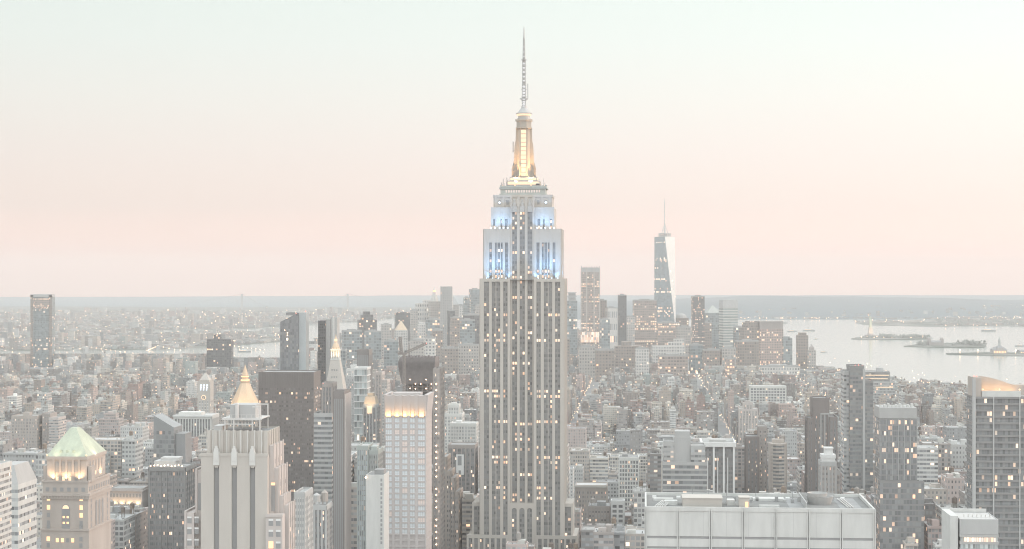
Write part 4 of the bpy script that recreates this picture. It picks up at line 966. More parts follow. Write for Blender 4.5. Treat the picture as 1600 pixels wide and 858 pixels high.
# dark pair of slabs, pink evening light put into the side fins' colour
r, H, Z = start('dark_edge_tower', 'narrow dark tower with a bright ribbed side wall beside the brown slab', 'office tower', 521, 537, 1150, 24, 613, 858, 'the narrow dark tower')
block(r, -H, H, 0, 24, 0, Z(614), 'bronze', 'slot_dark', 5, 6, .35, .25, .4, roof='roof_dark', head=4)
part(r, 'side_fins', 'limestone_rosy', lambda b: [b.box(H+.55, H+1.2, i*2.0, i*2.0+1.2, 0, Z(616)) for i in range(12)])
bulk(r, -3, 3, 6, 14, Z(614), Z(609.5), 'bronze')
r, H, Z = start('banded_grey_tower', 'grey office tower with thin ribbon windows between the brown slab and dark tower', 'office tower', 491, 518, 1250, 26, 648, 858, 'the thin-ribboned tower')
hblock(r, -H, H, 0, 26, 0, Z(648), 'grey_concrete', 'band_dark', 3.6, .55, .3, 2.4, roof='roof_grey'); block(r, -H+5, H+.1, 3, 20, Z(648), Z(601), 'brown_brick', 'strip_dark', 3, 4, .8, .3, 1, roof='roof_dark')
dots(r, [(-H+6, 3, Z(600)), (-H+2, 1, Z(647))], .5, 'glow_red', 'beacon')
# low group in front of it
r, H, Z = start('tank_topped_block', 'narrow dark block crowned by two big water tanks', 'office building', 484, 510, 1080, 20, 770, 858, 'the twin-tanked block')
block(r, -H, H, 0, 20, 0, Z(792), 'grey_concrete', 'strip_dark', 4, 4, .9, .3, .8, roof='roof_grey'); tank(r, -2, 6, Z(792), 2.4, 4.2, 'aluminium'); tank(r, 2.6, 9, Z(792), 2.2, 5.4, 'tank_wood')
r, H, Z = start('grey_ribbed_block', 'light grey ribbed block at the foot of the stone tower', 'office building', 460, 476, 1000, 24, 768, 858, 'the light ribbed block')
block(r, -H, H, 0, 24, 0, Z(772), 'grey_concrete', 'strip_white', 4, 6, .7, .4, .6, roof='roof_grey')
part(r, 'aerial', 'dark_metal', lambda b: [b.beam((x, 6, Z(772)), (x, 6, Z(750)), .1) for x in (-1.5, 2)])
# blank white party wall, green glass tower, white-slab glass tower, black slab
r, H, Z = start('blank_white_block', 'block with a blank white party wall and one column of small windows', 'apartment block', 572, 600, 1100, 22, 742, 850, 'the blank white wall')
part(r, 'wall', 'pale_concrete', lambda b: (b.box(-H, H, 0, 22, 0, Z(743)), b.ring(-H, H, 0, 22, Z(743), Z(742), .4)))
for k in range(15): part(r, 'window', 'slot_dark', lambda b: b.box(H-2.3, H-1.1, -.1, 0, Z(750+k*7)-.9, Z(750+k*7)+.9, skip=(2,)))
roofparts(r, -H, H, 0, 22, Z(743), 'roof_dark'); bulk(r, -1, 5, 4, 14, Z(743), Z(735), 'roof_dark'); part(r, 'spotlight', 'lamp_dot', lambda b: b.lathe([(.1, Z(746)-.7), (.7, Z(746)), (.1, Z(746)+.7)], -H, -1, 6))
r, H, Z = start('green_glass_tower', 'pale green glass tower with stepped top behind the blank white wall', 'office tower', 558, 590, 1220, 24, 697, 858, 'the pale green glass tower')
block(r, -H, H*.05, 0, 24, 0, Z(699), 'green_panel', 'strip_blue', 5, 6, .5, .2, .5, roof='roof_pale'); block(r, H*.08, H, 1, 24, 0, Z(706), 'green_panel', 'strip_grey', 4, 6, .6, .2, .6, roof='roof_pale'); bulk(r, H*.2, H*.8, 6, 16, Z(706), Z(699), 'green_panel')
r, H, Z = start('white_slab_glass_tower', 'green glass tower with a few bright white floor slabs', 'apartment tower', 554, 573, 1750, 22, 575, 652, 'the white-slabbed tower')
hblock(r, -H, H, 0, 22, 0, Z(576), 'white_paint', 'band_white', 6.6, .84, .7, 2.4, roof='roof_pale')
r, H, Z = start('black_slab', 'plain dark slab tower just behind the white-slabbed glass tower', 'office tower', 558, 576, 1950, 26, 547, 640, 'the plain dark slab')
block(r, -H, H, 0, 26, 0, Z(548), 'bronze', 'slot_dark', 6, 8, .4, .3, .5, roof='roof_dark', head=5)
r, H, Z = start('rosy_twin_tower', 'rosy brick apartment tower with a lower striped wing', 'apartment tower', 586, 596, 2000, 24, 582, 660, 'the rosy striped tower')
block(r, -H, H, 0, 24, 0, Z(583), 'limestone_rosy', 'strip_tan', 2, 6, 1.2, .3, 1.2, roof='roof_grey'); block(r, H+.3, H+6.4, 1, 24, 0, Z(595), 'limestone_rosy', 'strip_white', 2, 6, .6, .3, .6, roof='roof_pale')
r, H, Z = start('mansard_building', 'small building with a lit tan mansard roof before the rosy tower', 'office building', 567, 588, 1700, 20, 614, 662, 'the lit mansard')
block(r, -H, H, 0, 20, 0, Z(634), 'grey_concrete', 'strip_dark', 4, 4, .9, .3, .8, roof=None)
part(r, 'mansard_roof', 'gold_stone', lambda b: b.loft(rect(-H-.2, H+.2, -.2, 20.2), Z(636), rect(-H+2.2, H-2.2, 3, 17), Z(620)))
part(r, 'roof_lantern', 'gold_stone', lambda b: b.box(-H+4, H-4, 4, 14, Z(620), Z(615))); part(r, 'lit_dormer', 'glow_white', lambda b: b.box(-H+4.4, H-4.4, -1.1, .4, Z(646), Z(634)))
lamp(r, 'SPOT', (0, -8, Z(640)), 9000, (1, .6, .25), 1, (0, 6, Z(622)), 70, 'roof_lamp')
# tower under construction with crane
r, H, Z = start('unfinished_tower', 'unfinished concrete tower wrapped in dark netting at its top', 'unfinished tower', 628, 677, 1700, 30, 558, 620, 'the netted unfinished tower')
part(r, 'frame', 'bronze', lambda b: [b.box(-H, H, 0, 30, z, z+.6, bot=True) for z in [Z(592)-4.2*k for k in range(30)]]+[b.box(-H+1+i*(2*H-2)/6-.5, -H+1+i*(2*H-2)/6+.5, .6+j*26, 2.0+j*26, 0, Z(592)) for i in range(7) for j in (0, 1)]+[b.box(-H+5, H-5, 8, 24, 0, Z(592))])
def net(b):
    A = rect(-H-3.0, H+1.6, -2.0, 31); B = rect(-H-3.6, H+2.4, -2.6, 32)
    b.loft(rect(-H+.2, H-.5, -.4, 29), Z(600), A, Z(578), top=False); b.loft(A, Z(578), B, Z(566), top=False); b.loft(B, Z(566), rect(-H-1.8, H+1.6, -1.6, 31), Z(558.5))
    for i in range(14): b.box(-H-1.5+i*2.6, -H-.9+i*2.6, -2.85, -2.5, Z(576), Z(563))
    for i in range(11): b.box(-H+i*3.2, -H+1.6+i*3.2, 0, 5, Z(558.5), Z(558.5)+1+(i*7 % 3)*.5)
part(r, 'netting', 'netting', net)
dots(r, [(-H+3+i*5.3, -.8, Z(p)) for i, p in ((1, 593), (2, 600), (1, 607), (4, 593), (4, 607), (3, 600), (5, 600), (2, 607.5), (0, 600))], .75, 'lamp_dot', 'work_lamp')
def crane():
    d = 1680; rt, w = place('tower_crane', 'tower crane with a raised jib standing on the unfinished tower', 'crane', 628, 631, d, 3, 530, 560, clear=False)
    Zc = lambda py: zat(py, d); X = lambda p: (p-629.5)*d/F
    def lattice(b, p, q, s, n, t=.16):
        p, q = Vector(p), Vector(q); dd = (q-p); a = Vector((0, 1, 0)); c = dd.normalized().cross(a)
        cs = [p+a*s*i+c*s*j for i in (-1, 1) for j in (-1, 1)]
        for k in cs: b.beam(k, k+dd, t)
        for i in range(n):
            u, v = dd*(i/n), dd*((i+1)/n); b.beam(cs[0]+u, cs[1]+v, t*.6); b.beam(cs[2]+u, cs[3]+v, t*.6); b.beam(cs[0]+u, cs[2]+v, t*.6)
    zb, zs = 0, Zc(552)
    part(rt, 'mast', 'crane_paint', lambda b: lattice(b, (X(632), -3, zb), (X(632), -3, zs), .9, 46, .42)); 
    part(rt, 'jib', 'crane_paint', lambda b: (lattice(b, (X(634), -3, Zc(551)), (X(667), -3, Zc(536.5)), .9, 12, .5), b.beam((X(627), -3, Zc(527)), (X(667), -3, Zc(536.5)), .12)))
    part(rt, 'counter_jib', 'crane_paint', lambda b: (lattice(b, (X(628), -3, Zc(552)), (X(626), -3, Zc(526)), 1.0, 8, .5), b.box(X(622), X(636), -4.2, -1.8, Zc(554), Zc(550.5))))
    part(rt, 'cab', 'dark_metal', lambda b: b.box(X(633), X(636.5), -4.4, -2.4, Zc(551), Zc(547)))
    part(rt, 'beacon', 'glow_red', lambda b: b.lathe([(.1, Zc(537)), (.7, Zc(536.2)), (.1, Zc(535.2))], X(667), -3, 6))
crane()
r, H, Z = start('hoist_tower', 'slim brown tower with a vertical line of hoist lamps beside the white gridded tower', 'apartment tower', 677, 688, 1260, 24, 577, 858, 'the lamp-lined slim tower')
block(r, -H, H, 0, 24, 0, Z(578), 'brown_brick', 'strip_tan', 2, 6, .9, .3, .6, roof='roof_dark')
dots(r, [(-.3, -.9, Z(600+k*(860-600)/27)) for k in range(27) if k not in (9, 16, 21)], .62, 'lamp_dot', 'hoist_lamp')
part(r, 'hoist_mast', 'dark_metal', lambda b: b.box(-.9, -.5, -.8, -.3, 0, Z(590)))

# stepped tan setbacks right of the gridded tower
r, H, Z = start('tan_setback_building', 'tan brick building stepping down beside the lamp-lined slim tower', 'office building', 690, 700, 1300, 30, 712, 858, None)
for k, (o, py) in enumerate(((0, 716), (3.5, 738), (6.5, 748), (9.5, 770))): block(r, -H+o*1.0, -H+o+3.4, 0-k*.0, 30, 0, Z(py), 'tan_brick', 'strip_tan', 1, 7, .8, .3, .5, roof='roof_grey', par=.9, sides='r')
# white cluster behind: blocks seen left of the skyscraper
r, H, Z = start('white_stepped_block', 'white stepped apartment block just left of the skyscraper', 'apartment block', 694, 722, 1900, 24, 630, 690, 'the white stepped block')
block(r, -H, H, 0, 24, 0, Z(648), 'white_stone', 'strip_white', 6, 5, .9, .3, .8, roof='roof_pale'); block(r, -H+4, H-4, 4, 20, Z(648), Z(634), 'white_stone', 'strip_white', 4, 4, .9, .3, .8, roof='roof_pale'); bulk(r, -3, 3, 8, 14, Z(634), Z(630), 'white_stone')
r, H, Z = start('white_low_block', 'low white block with a flat pale roof, left of the skyscraper', 'office building', 703, 744, 1800, 24, 660, 700)
block(r, -H, H, 0, 24, 0, Z(663), 'white_stone', 'strip_white', 9, 5, .8, .3, .8, roof='roof_pale'); bulk(r, -8, -2, 5, 12, Z(663), Z(658), 'white_paint')
r, H, Z = start('billboard_block', 'dark brick block carrying a tall pale billboard', 'office building', 700, 742, 1500, 26, 695, 770, 'the billboard block')
block(r, -H, H, 0, 26, 0, Z(697), 'brown_brick', 'strip_dark', 6, 5, 1, .3, .8, roof='roof_dark')
part(r, 'billboard', ['white_paint', 'dark_metal'], lambda b: (b.box(-H+7.3, -H+14, -.9, -.6, Z(742), Z(710)), b.box(-H+8.6, -H+12, -1.0, -.9, Z(727), Z(712), 1), b.box(-H+9.4, -H+11.4, -1.0, -.9, Z(741), Z(735), 1)))

# left foreground: corner block, curved white block, lit classical block, glass slab with slanted top
r, H, Z = start('banded_corner_block', 'pale banded office block cut by the left edge', 'office block', -70, -15, 800, 26, 730, 836, 'the pale block on the edge')
hblock(r, -H, H, 0, 26, 0, Z(733), 'pale_concrete', 'band_grey', 2.9, .52, .3, 1.5, roof='roof_grey')
r, H, Z = start('striped_white_block', 'white striped block with a sloped blank upper face', 'office building', -6, 28, 1000, 30, 727, 800, 'the white striped block')
hblock(r, -H, H, 0, 30, 0, Z(757), 'pale_concrete', 'band_grey', 5, .4, .3, 2.4, roof=None, par=0)
part(r, 'sloped_top', 'aluminium', lambda b: b.loft(rect(-H-.3, H+.3, -.3, 30.3), Z(757), rect(-H+1, H-3.4, 3, 26), Z(728)))
r, H, Z = start('lit_classical_block', 'classical stone block with two rows of arched windows lit from below', 'office building', 170, 222, 1500, 26, 762, 790, 'the lit classical block')
part(r, 'wall', 'limestone_rosy', lambda b: (b.box(-H, H, 0, 26, 0, Z(765)), b.box(-H-.8, H+.8, -.8, 26.8, Z(768), Z(766), bot=True), b.ring(-H, H, 0, 26, Z(765), Z(763), .5)))
for k in range(10):
    x = -H+1.8+k*(2*H-3.6)/9; part(r, 'window', 'slot_dark', lambda b: b.box(x-.75, x+.75, -.1, 0, Z(777), Z(771.5))); part(r, 'lit_window', 'glow_white', lambda b: b.box(x-.75, x+.75, -.1, 0, Z(788), Z(785)))
for x in (-10, -3, 4, 11): lamp(r, 'SPOT', (x, -1.6, Z(789)), 3200, (1, .66, .33), .5, (x, 0, Z(776)), 120, 'facade_lamp')
roofparts(r, -H, H, 0, 26, Z(765), 'roof_grey')
r, H, Z = start('slanted_glass_tower', 'dark glass tower with a slanted roofline and a lower dark wing', 'office tower', 240, 272, 1500, 26, 648, 735, 'the slant-topped tower')
hz = lambda x: Z(649)+(x+H)/(2*H)*(Z(668)-Z(649))
part(r, 'wall', 'glass_plain', lambda b: (b.box(-H, H, 0, 26, 0, Z(670)), b.face([(-H, 0, Z(670)), (H, 0, Z(670)), (H, 0, hz(H)), (-H, 0, hz(-H))]), b.face([(-H, 26, Z(670)), (-H, 0, Z(670)), (-H, 0, hz(-H)), (-H, 26, hz(-H))]), b.face([(H, 0, Z(670)), (H, 26, Z(670)), (H, 26, hz(H)), (H, 0, hz(H))]), b.face([(-H, 0, hz(-H)), (H, 0, hz(H)), (H, 26, hz(H)), (-H, 26, hz(-H))]), b.face([(H, 26, Z(670)), (-H, 26, Z(670)), (-H, 26, hz(-H)), (H, 26, hz(H))])))
for k in range(14):
    zz = Z(672)-4*(k+1); part(r, 'window_band', 'band_dark', lambda b: b.box(-H-.1, H+.1, -.1, 25, zz+.2, zz+3.2, cell=(2.6, 4), off=(k*300, 0), top=False))
part(r, 'lower_wing', 'dark_metal', lambda b: b.loft(rect(H+.3, H+11, 3, 24), 0, rect(H+.3, H+9, 3, 24), Z(678)))
r, H, Z = start('lit_terrace_block', 'grey pier-fronted block with a brightly lit roof terrace', 'office building', 233, 289, 1250, 30, 722, 858, 'the lit-terrace block')
block(r, -H, H, 0, 30, 0, Z(732), 'dark_slab', 'strip_dark', 6, 5, .6, .7, .8, 4, 3, roof='roof_grey')
part(r, 'terrace_house', 'roof_pale', lambda b: (b.box(-H+2, H-9, 6, 24, Z(732)+.3, Z(722)), b.box(-H+6, H-7, 9, 20, Z(722), Z(717))))
dots(r, [(-H+1+i*2.6, .3, Z(728.5)+(i*7 % 3)*.4) for i in range(10)], .62, 'lamp_dot', 'terrace_lamp')
r, H, Z = start('colonnaded_block', 'broad white classical block with a tall upper colonnade', 'office building', 272, 330, 2300, 40, 645, 675, 'the white colonnaded block')
block(r, -H, H, 0, 40, 0, Z(650), 'white_stone', 'strip_dark', 13, 9, 1.4, 1.0, 1.5, 5, 1, 0, roof='roof_pale', head=4); part(r, 'cornice', 'white_paint', lambda b: b.box(-H-1.5, H+1.5, -2.2, -1, Z(651), Z(649))); bulk(r, -H+4, H-16, 8, 30, Z(650), Z(645), 'white_stone')
r, H, Z = start('striped_rosy_slab', 'rosy slab with fine horizontal stripes and a narrow dark side', 'apartment block', 77, 91, 2000, 26, 653, 700, 'the striped rosy slab')
hblock(r, -H, H, 0, 26, 0, Z(654), 'limestone_rosy', 'band_grey', 3.2, .45, .4, 2, roof='roof_grey'); block(r, -H-10, -H-.6, 4, 28, 0, Z(648), 'brown_brick', 'strip_tan', 3, 5, 1, .3, .8, roof='roof_grey')
r, H, Z = start('tan_twin_slab', 'wide tan brick apartment slab left of the striped rosy slab', 'apartment block', 18, 58, 2000, 26, 650, 700)
block(r, -H, H, 0, 26, 0, Z(651), 'tan_brick', 'strip_tan', 9, 5, 1, .3, .8, roof='roof_grey'); bulk(r, -4, 4, 6, 14, Z(651), Z(645), 'tan_brick')

# clock tower
r, H, Z = start('clock_tower', 'grey stone clock tower with blue-lit arches and a pale clock face', 'clock tower', 309, 328, 2500, 22, 583, 650, 'the clock tower')
block(r, -H, H, 0, 20, 0, Z(598), 'limestone', 'strip_white', 4, 4, 1.6, .4, 2, 4.5, 1, roof=None, head=26)
part(r, 'tower_cap', 'limestone', lambda b: (b.box(-H+1.5, H-1.5, 1.5, 18.5, Z(598), Z(594)), b.loft(rect(-H+2, H-2, 2, 18), Z(594), rect(-1.4, 1.4, 8.6, 11.4), Z(584))))
for i in range(3): part(r, 'lit_arch', 'glow_blue', lambda b: (b.box(-5.0+i*4.4, -3.8+i*4.4, -.75, -.5, Z(610), Z(601)), b.box(-3.8+i*4.4, -2.6+i*4.4, -.75, -.5, Z(602.5), Z(601)), b.box(-3.8+i*4.4, -3.0+i*4.4, -.75, -.5, Z(606), Z(605))))
def clock(b):
    z = Z(621); 
    p = [(3.6*math.cos(R(a)), z+3.6*math.sin(R(a))) for a in range(0, 360, 20)]; b.face([(x, -1.0, q) for x, q in p], None, 0)
    p = [(2.5*math.cos(R(a)), z+2.5*math.sin(R(a))) for a in range(0, 360, 20)]; b.face([(x, -1.03, q) for x, q in p], None, 1)
    b.beam((0, -1.1, z), (1.2, -1.1, z+1.4), .2, 0); b.beam((0, -1.1, z), (-.4, -1.1, z-1.9), .18, 0)
part(r, 'clock_face', ['glow_white', 'dark_metal'], clock)
# gilded pyramid
r, H, Z = start('gold_pyramid_tower', 'stone tower with a gilded pyramid roof behind the slotted tower', 'office tower', 362, 396, 2000, 26, 568, 640, 'the gold pyramid tower')
block(r, -H-4, H+4, -4, 30, 0, Z(650), 'limestone', 'strip_stone', 8, 6, 1.3, .4, 1.2, roof='roof_grey'); block(r, -H, H, 0, 26, Z(650), Z(634), 'limestone', 'strip_stone', 6, 5, 1.2, .3, 1, roof=None)
o8 = lambda q: [(q*math.cos(R(22.5+45*i)), 13+q*math.sin(R(22.5+45*i))) for i in range(8)]
part(r, 'pyramid_roof', 'gold_leaf', lambda b: (b.loft(o8(H*1.34), Z(634), o8(H*.38), Z(598)), b.prism(o8(H*.44), Z(598), Z(596)), b.loft(o8(H*.34), Z(596), o8(H*.28), Z(588)), b.loft(o8(H*.32), Z(588), o8(.05), Z(570), top=False)))
part(r, 'lit_band', 'glow_warm', lambda b: (b.prism(o8(H*.40), Z(595.9), Z(594)), b.prism(o8(H*.36), Z(590), Z(588.6))))
part(r, 'finial', 'gold_leaf', lambda b: [b.loft(rect(x-.9, x+.9, y-.9, y+.9), Z(634), rect(x-.1, x+.1, y-.1, y+.1), Z(624), top=False) for x, y in ((-H+.5, .5), (H-.5, .5), (H-.5, 25.5), (-H+.5, 25.5))])
for x in (-18, 0, 18): lamp(r, 'SPOT', (x, -14, Z(640)), 16000, (1, .55, .22), 1.5, (0, 8, Z(612)), 70, 'roof_lamp')
lamp(r, 'SPOT', (26, 8, Z(640)), 14000, (1, .55, .22), 1.5, (0, 13, Z(610)), 70, 'roof_lamp')
# white campanile with gold cupola
r, H, Z = start('white_campanile', 'white stone campanile with a steep roof and glowing gold cupola', 'bell tower', 507, 537, 2150, 26, 524, 660, 'the white campanile')
block(r, -H, H, 0, 24, 0, Z(612), 'white_stone', 'strip_white', 5, 5, 1.2, .4, 1.6, roof=None, head=12)
part(r, 'steep_roof', 'limestone', lambda b: b.loft(rect(-H, H, 0, 24), Z(612), rect(-5.6, 5.6, 6.4, 17.6), Z(563)))
part(r, 'dormer', 'slot_dark', lambda b: [b.box(-4+i*3, -2.6+i*3, 4.0+j*-1.3, 7+j*-1.3, Z(580)-j*9, Z(577)-j*9) for i in range(3) for j in range(2)])
part(r, 'lantern', 'white_stone', lambda b: [b.prism(rect(-5.9, 5.9, 6.1, 17.9), Z(563), Z(561))]+[b.box(x-.7, x+.7, y-.7, y+.7, Z(561), Z(548)) for x in (-4.6, -1.6, 1.6, 4.6) for y in (7.4, 16.6)]+[b.box(-3.6, 3.6, 8.4, 15.6, Z(561), Z(548))]+[b.box(-5.9, 5.9, 6.1, 17.9, Z(548), Z(546))])
part(r, 'gold_cupola', 'gold_leaf', lambda b: b.lathe([(5.0, Z(546)), (4.9, Z(543)), (3.6, Z(539)), (2.2, Z(536.5)), (1.7, Z(534)), (1.7, Z(530)), (.9, Z(527)), (.1, Z(523))], 0, 12, 10))
part(r, 'lantern_light', 'glow_white', lambda b: (b.lathe([(1.85, Z(534)), (2.0, Z(532)), (1.85, Z(530))], 0, 12, 8), b.lathe([(4.2, Z(546)+.1), (5.3, Z(545)), (4.9, Z(544))], 0, 12, 8)))
for x in (-9, 9): lamp(r, 'SPOT', (x, -2, Z(562)), 14000, (1, .72, .42), 1, (0, 11, Z(545)), 60, 'cupola_lamp')
# two sleek residential towers near the campanile
r, H, Z = start('angled_glass_tower', 'tall dark glass tower with an angled crown left of the campanile', 'apartment tower', 438, 466, 2250, 26, 488, 583, 'the angle-topped tower')
zc = lambda x: Z(503)+(x+H)/(2*H)*(Z(489)-Z(503))
def angled(b):
    P = rect(-H, H, 0, 26); b.prism(P, 0, Z(505), cell=(2.6, 3.8), top=False)
    q = [zc(-H), zc(H), zc(H), zc(-H)]
    for i in range(4):
        j = (i+1) % 4; b.face([(*P[i], Z(505)), (*P[j], Z(505)), (*P[j], q[j]), (*P[i], q[i])], [(0, 50), (8, 50), (8, 53), (0, 53)])
    b.face([(*P[i], q[i]) for i in range(4)])
part(r, 'wall', 'tower_glass', angled)
part(r, 'side_bay', 'glass_blue', lambda b: b.box(H+.05, H+9.5, 3, 24, 0, Z(488.5)))
part(r, 'left_bay', 'glass_blue', lambda b: b.box(-H-1.4, -H-.05, 3, 20, 0, Z(505)))
part(r, 'crown_frame', 'dark_metal', lambda b: (b.ring(-H*.45, H*.6, 4, 20, Z(493), Z(488.4), .8), b.box(-H*.45, H*.6, 3.6, 4, Z(489.4), Z(488.4))))
dots(r, [(H*.75, 1, Z(490.5)), (H+9, 4, Z(486.5))], .9, 'glow_red', 'beacon'); dots(r, [(-H*.5, -.4, Z(516)), (-H*.2, -.4, Z(520)), (-H*.2, -.4, Z(524)), (-H*.2, -.4, Z(541))], .8, 'lamp_dot', 'lit_room')
r, H, Z = start('slender_glass_tower', 'slender pale glass tower with a dark left half behind the campanile', 'apartment tower', 497, 526, 2300, 22, 496, 600, 'the slender two-tone tower')
part(r, 'wall', 'far_dark', lambda b: b.box(-H, -H*.22, 0, 22, 0, Z(501), cell=(2.8, 3.6)))
part(r, 'pale_wall', 'aluminium', lambda b: (b.box(-H*.21, H*.28, 2, 22, 0, Z(499)), b.box(H*.29, H, 4, 22, 0, Z(496))))
part(r, 'balcony_bands', 'grey_concrete', lambda b: [b.box(-H*.2, H*.27, 1.4, 2, Z(499)-4.2*k-1.4, Z(499)-4.2*k) for k in range(22)])
part(r, 'edge_fin', 'white_stone', lambda b: b.box(H*.5, H*.72, 3.4, 4, 0, Z(497)))
r, H, Z = start('stepped_white_complex', 'pale office complex with a small lit cap, right of the campanile', 'office building', 540, 566, 2600, 36, 572, 640)
block(r, -H, H, 0, 36, 0, Z(590), 'grey_concrete', 'strip_grey', 8, 8, 1, .4, 1, roof='roof_pale'); block(r, -H, H*.2, 6, 30, Z(590), Z(578), 'pale_concrete', 'strip_white', 4, 5, 1, .3, 1, roof='roof_pale'); part(r, 'lit_cap', 'white_paint', lambda b: b.loft(rect(-6, 2, 10, 20), Z(578)+.3, rect(-7.5, 3.5, 9, 21), Z(571)))

# ------------------------------------------------------------------ far towers by the harbour, five to six kilometres off
def far(name, label, a, c, py, d, dep, m, yb=558, cat='tower', top=None, ref=None, rz=R(12), roof='roof_grey', cell=(7, 8), tiers=(), **k):
    r, H, Z = start(name, label, cat, a, c, d, dep, py, yb, ref, rz=rz, **k)
    part(r, 'wall', m, lambda b: b.box(-H, H, 0, dep, 0, Z(py), cell=cell, top=True))
    q = 0
    for s0, s1, yy in tiers:
        q += 1; zb = Z(py) if q == 1 else Z(tiers[q-2][2]); part(r, 'upper_wall', m, lambda b: b.box(H*s0, H*s1, dep*.15*q, dep*(1-.15*q), zb, Z(yy), cell=cell))
    if roof and not tiers: part(r, 'roof', roof, lambda b: (b.ring(-H, H, 0, dep, Z(py), Z(py)+3, 1.2), b.box(-H*.5, H*.4, dep*.3, dep*.7, Z(py), Z(py)+6)))
    return r, H, Z
# left of the skyscraper
r, H, Z = far('riverside_glass_tower', 'tall lone glass tower with a lit crown at the far left', 48, 81, 464, 4900, 34, 'far_glass', 575, 'apartment tower', rz=0, ref='the lone glass tower', cell=(4, 5), roof=None)
part(r, 'corner_strip', 'far_brown', lambda b: (b.box(-H-.6, -H+7, -1, 0, 0, Z(461), cell=(3.5, 6)), b.box(H-8, H+.6, -1, 0, 0, Z(461), cell=(4, 6))))
part(r, 'lit_crown', 'far_lit', lambda b: b.box(-H+7.1, H-8.1, -.9, 0, Z(482), Z(466), cell=(3, 5)))
part(r, 'crown_rail', 'grey_concrete', lambda b: (b.ring(-H-.6, H+.6, -1, 34, Z(464), Z(460), 1.5)))
r, H, Z = far('brown_apartment_block', 'brown apartment block with a small roof house before the river', 323, 361, 530, 4600, 40, 'far_dark', 572, 'apartment block', ref='the brown riverside block', rz=0, cell=(6, 6), tiers=((-.45, .05, 523),))
far('dark_courthouse_block', 'dark stepped office tower by the harbour, left of the gilded spire', 561, 589, 500, 5300, 45, 'far_dark', 556, 'office tower', tiers=((-.7, .6, 492), (-.45, .3, 487)), ref='the stepped harbour tower')
far('wide_grey_block', 'wide grey block in front of the dark stepped harbour tower', 537, 566, 518, 4600, 50, 'far_glass', 560, 'office building')
far('grey_slab_block', 'grey slab right of the dark stepped tower', 572, 596, 519, 4800, 40, 'far_glass', 560, 'office building')
r, H, Z = far('gilded_courthouse', 'pale courthouse tower with a gilded pyramid roof near the harbour', 619, 637, 516, 5300, 40, 'far_pale', 558, 'courthouse', ref='the gilded courthouse', roof=None)
part(r, 'pyramid_roof', 'gold_leaf', lambda b: b.loft(rect(-H, H, 0, 40), Z(516), rect(-.4, .4, 19.6, 20.4), Z(501), top=False))
far('dark_harbour_slab', 'dark wide slab behind the gilded courthouse', 619, 641, 489, 6000, 40, 'far_dark', 510, 'office tower', tiers=((-.7, .8, 488),), ref=None)
r, H, Z = far('municipal_tower', 'grand pale office block with a deep colonnade beside the glowing wedding-cake tower', 652, 677, 474, 5600, 50, 'far_pale', 540, 'office block', tiers=((-.1, 1.0, 469),), ref='the municipal block', cell=(8, 14))
r, H, Z = far('wedding_cake_tower', 'stone tower ending in tiered round lanterns with a glowing top', 672, 688, 471, 5550, 36, 'far_stone', 545, 'office tower', roof=None, ref='the tiered lantern tower')
part(r, 'tiered_lantern', 'white_stone', lambda b: b.lathe([(13, Z(471)), (13, Z(466)), (9.5, Z(466)), (9.5, Z(461)), (6.5, Z(461)), (6.5, Z(456.5)), (4, Z(456.5)), (4, Z(453)), (.3, Z(448))], 0, 18, 10)); part(r, 'glowing_top', 'glow_warm', lambda b: b.lathe([(4.4, Z(456.5)), (5, Z(455)), (4.4, Z(453.5))], 0, 18, 8))
r, H, Z = far('rippled_tower', 'very tall twin-faced rippled steel tower among the harbour towers', 688, 707, 448, 5500, 34, 'far_pale', 556, 'apartment tower', roof=None, ref='the rippled steel tower', rz=0)
part(r, 'rippled_face', 'aluminium', lambda b: [b.box(-H+i*(2*H)/11, -H+i*(2*H)/11+1.8, -1.2-(i % 3)*.5, 0, 0, Z(447), skip=(2,)) for i in range(11) if i not in (4,)]+[b.box(-H+13.6, -H+16.4, -3, 0, 0, Z(447.5))])
r, H, Z = far('pointed_grey_tower', 'grey tower with a sharp peaked roof right of the rippled tower', 708, 717, 476, 5700, 30, 'far_stone', 540, 'office tower', roof=None, ref=None)
part(r, 'peaked_roof', 'grey_concrete', lambda b: b.loft(rect(-H, H, 0, 30), Z(476), rect(-H*.6, -H*.5, 14, 16), Z(463), top=False))
r, H, Z = far('twin_lit_spire_tower', 'thin tower with a strip of construction lights, left of the skyscraper', 726, 734, 466, 5600, 24, 'far_glass', 540, 'tower', ref='the light-striped thin tower'); dots(r, [(H+1, -1, Z(470+i*4)) for i in range(10)]+[(-H+i*5, -2, Z(467)) for i in range(4)], 1.5, 'glow_white', 'work_lamp')
far('blue_glass_office', 'blue-grey glass tower half hidden by the skyscraper', 736, 752, 453, 5700, 40, 'far_glass', 540, 'office tower', ref='the half-hidden glass tower')
far('broad_dark_base', 'broad dark slab below the light-striped thin tower', 727, 752, 493, 5200, 40, 'far_dark', 556, 'office building')
far('grey_teal_slab', 'wide blue-grey slab left of the skyscraper with a pale edge', 722, 742, 501, 4700, 36, 'far_glass', 560, 'office building')
far('tan_curved_block', 'tan block with a lit cornice below the municipal block', 655, 668, 507, 5000, 36, 'far_pale', 556, 'office building', tiers=((-.8, .8, 504),))
far('grey_plaza_tower', 'plain grey tower standing before the rippled tower', 668, 687, 500, 4900, 36, 'far_glass', 560, 'office tower')
far('white_slab_block', 'white slab with a pale green roof edge right of the crane', 664, 680, 529, 4100, 30, 'far_pale', 566, 'apartment block', rz=0)
far('pale_mid_block', 'pale mid-height block between the crane and the rippled tower', 641, 662, 533, 4300, 34, 'far_stone', 566, 'office building', rz=0)
far('brown_mid_tower', 'brown tower right of the rippled tower foot', 706, 722, 497, 5100, 34, 'far_brown', 556, 'office tower')
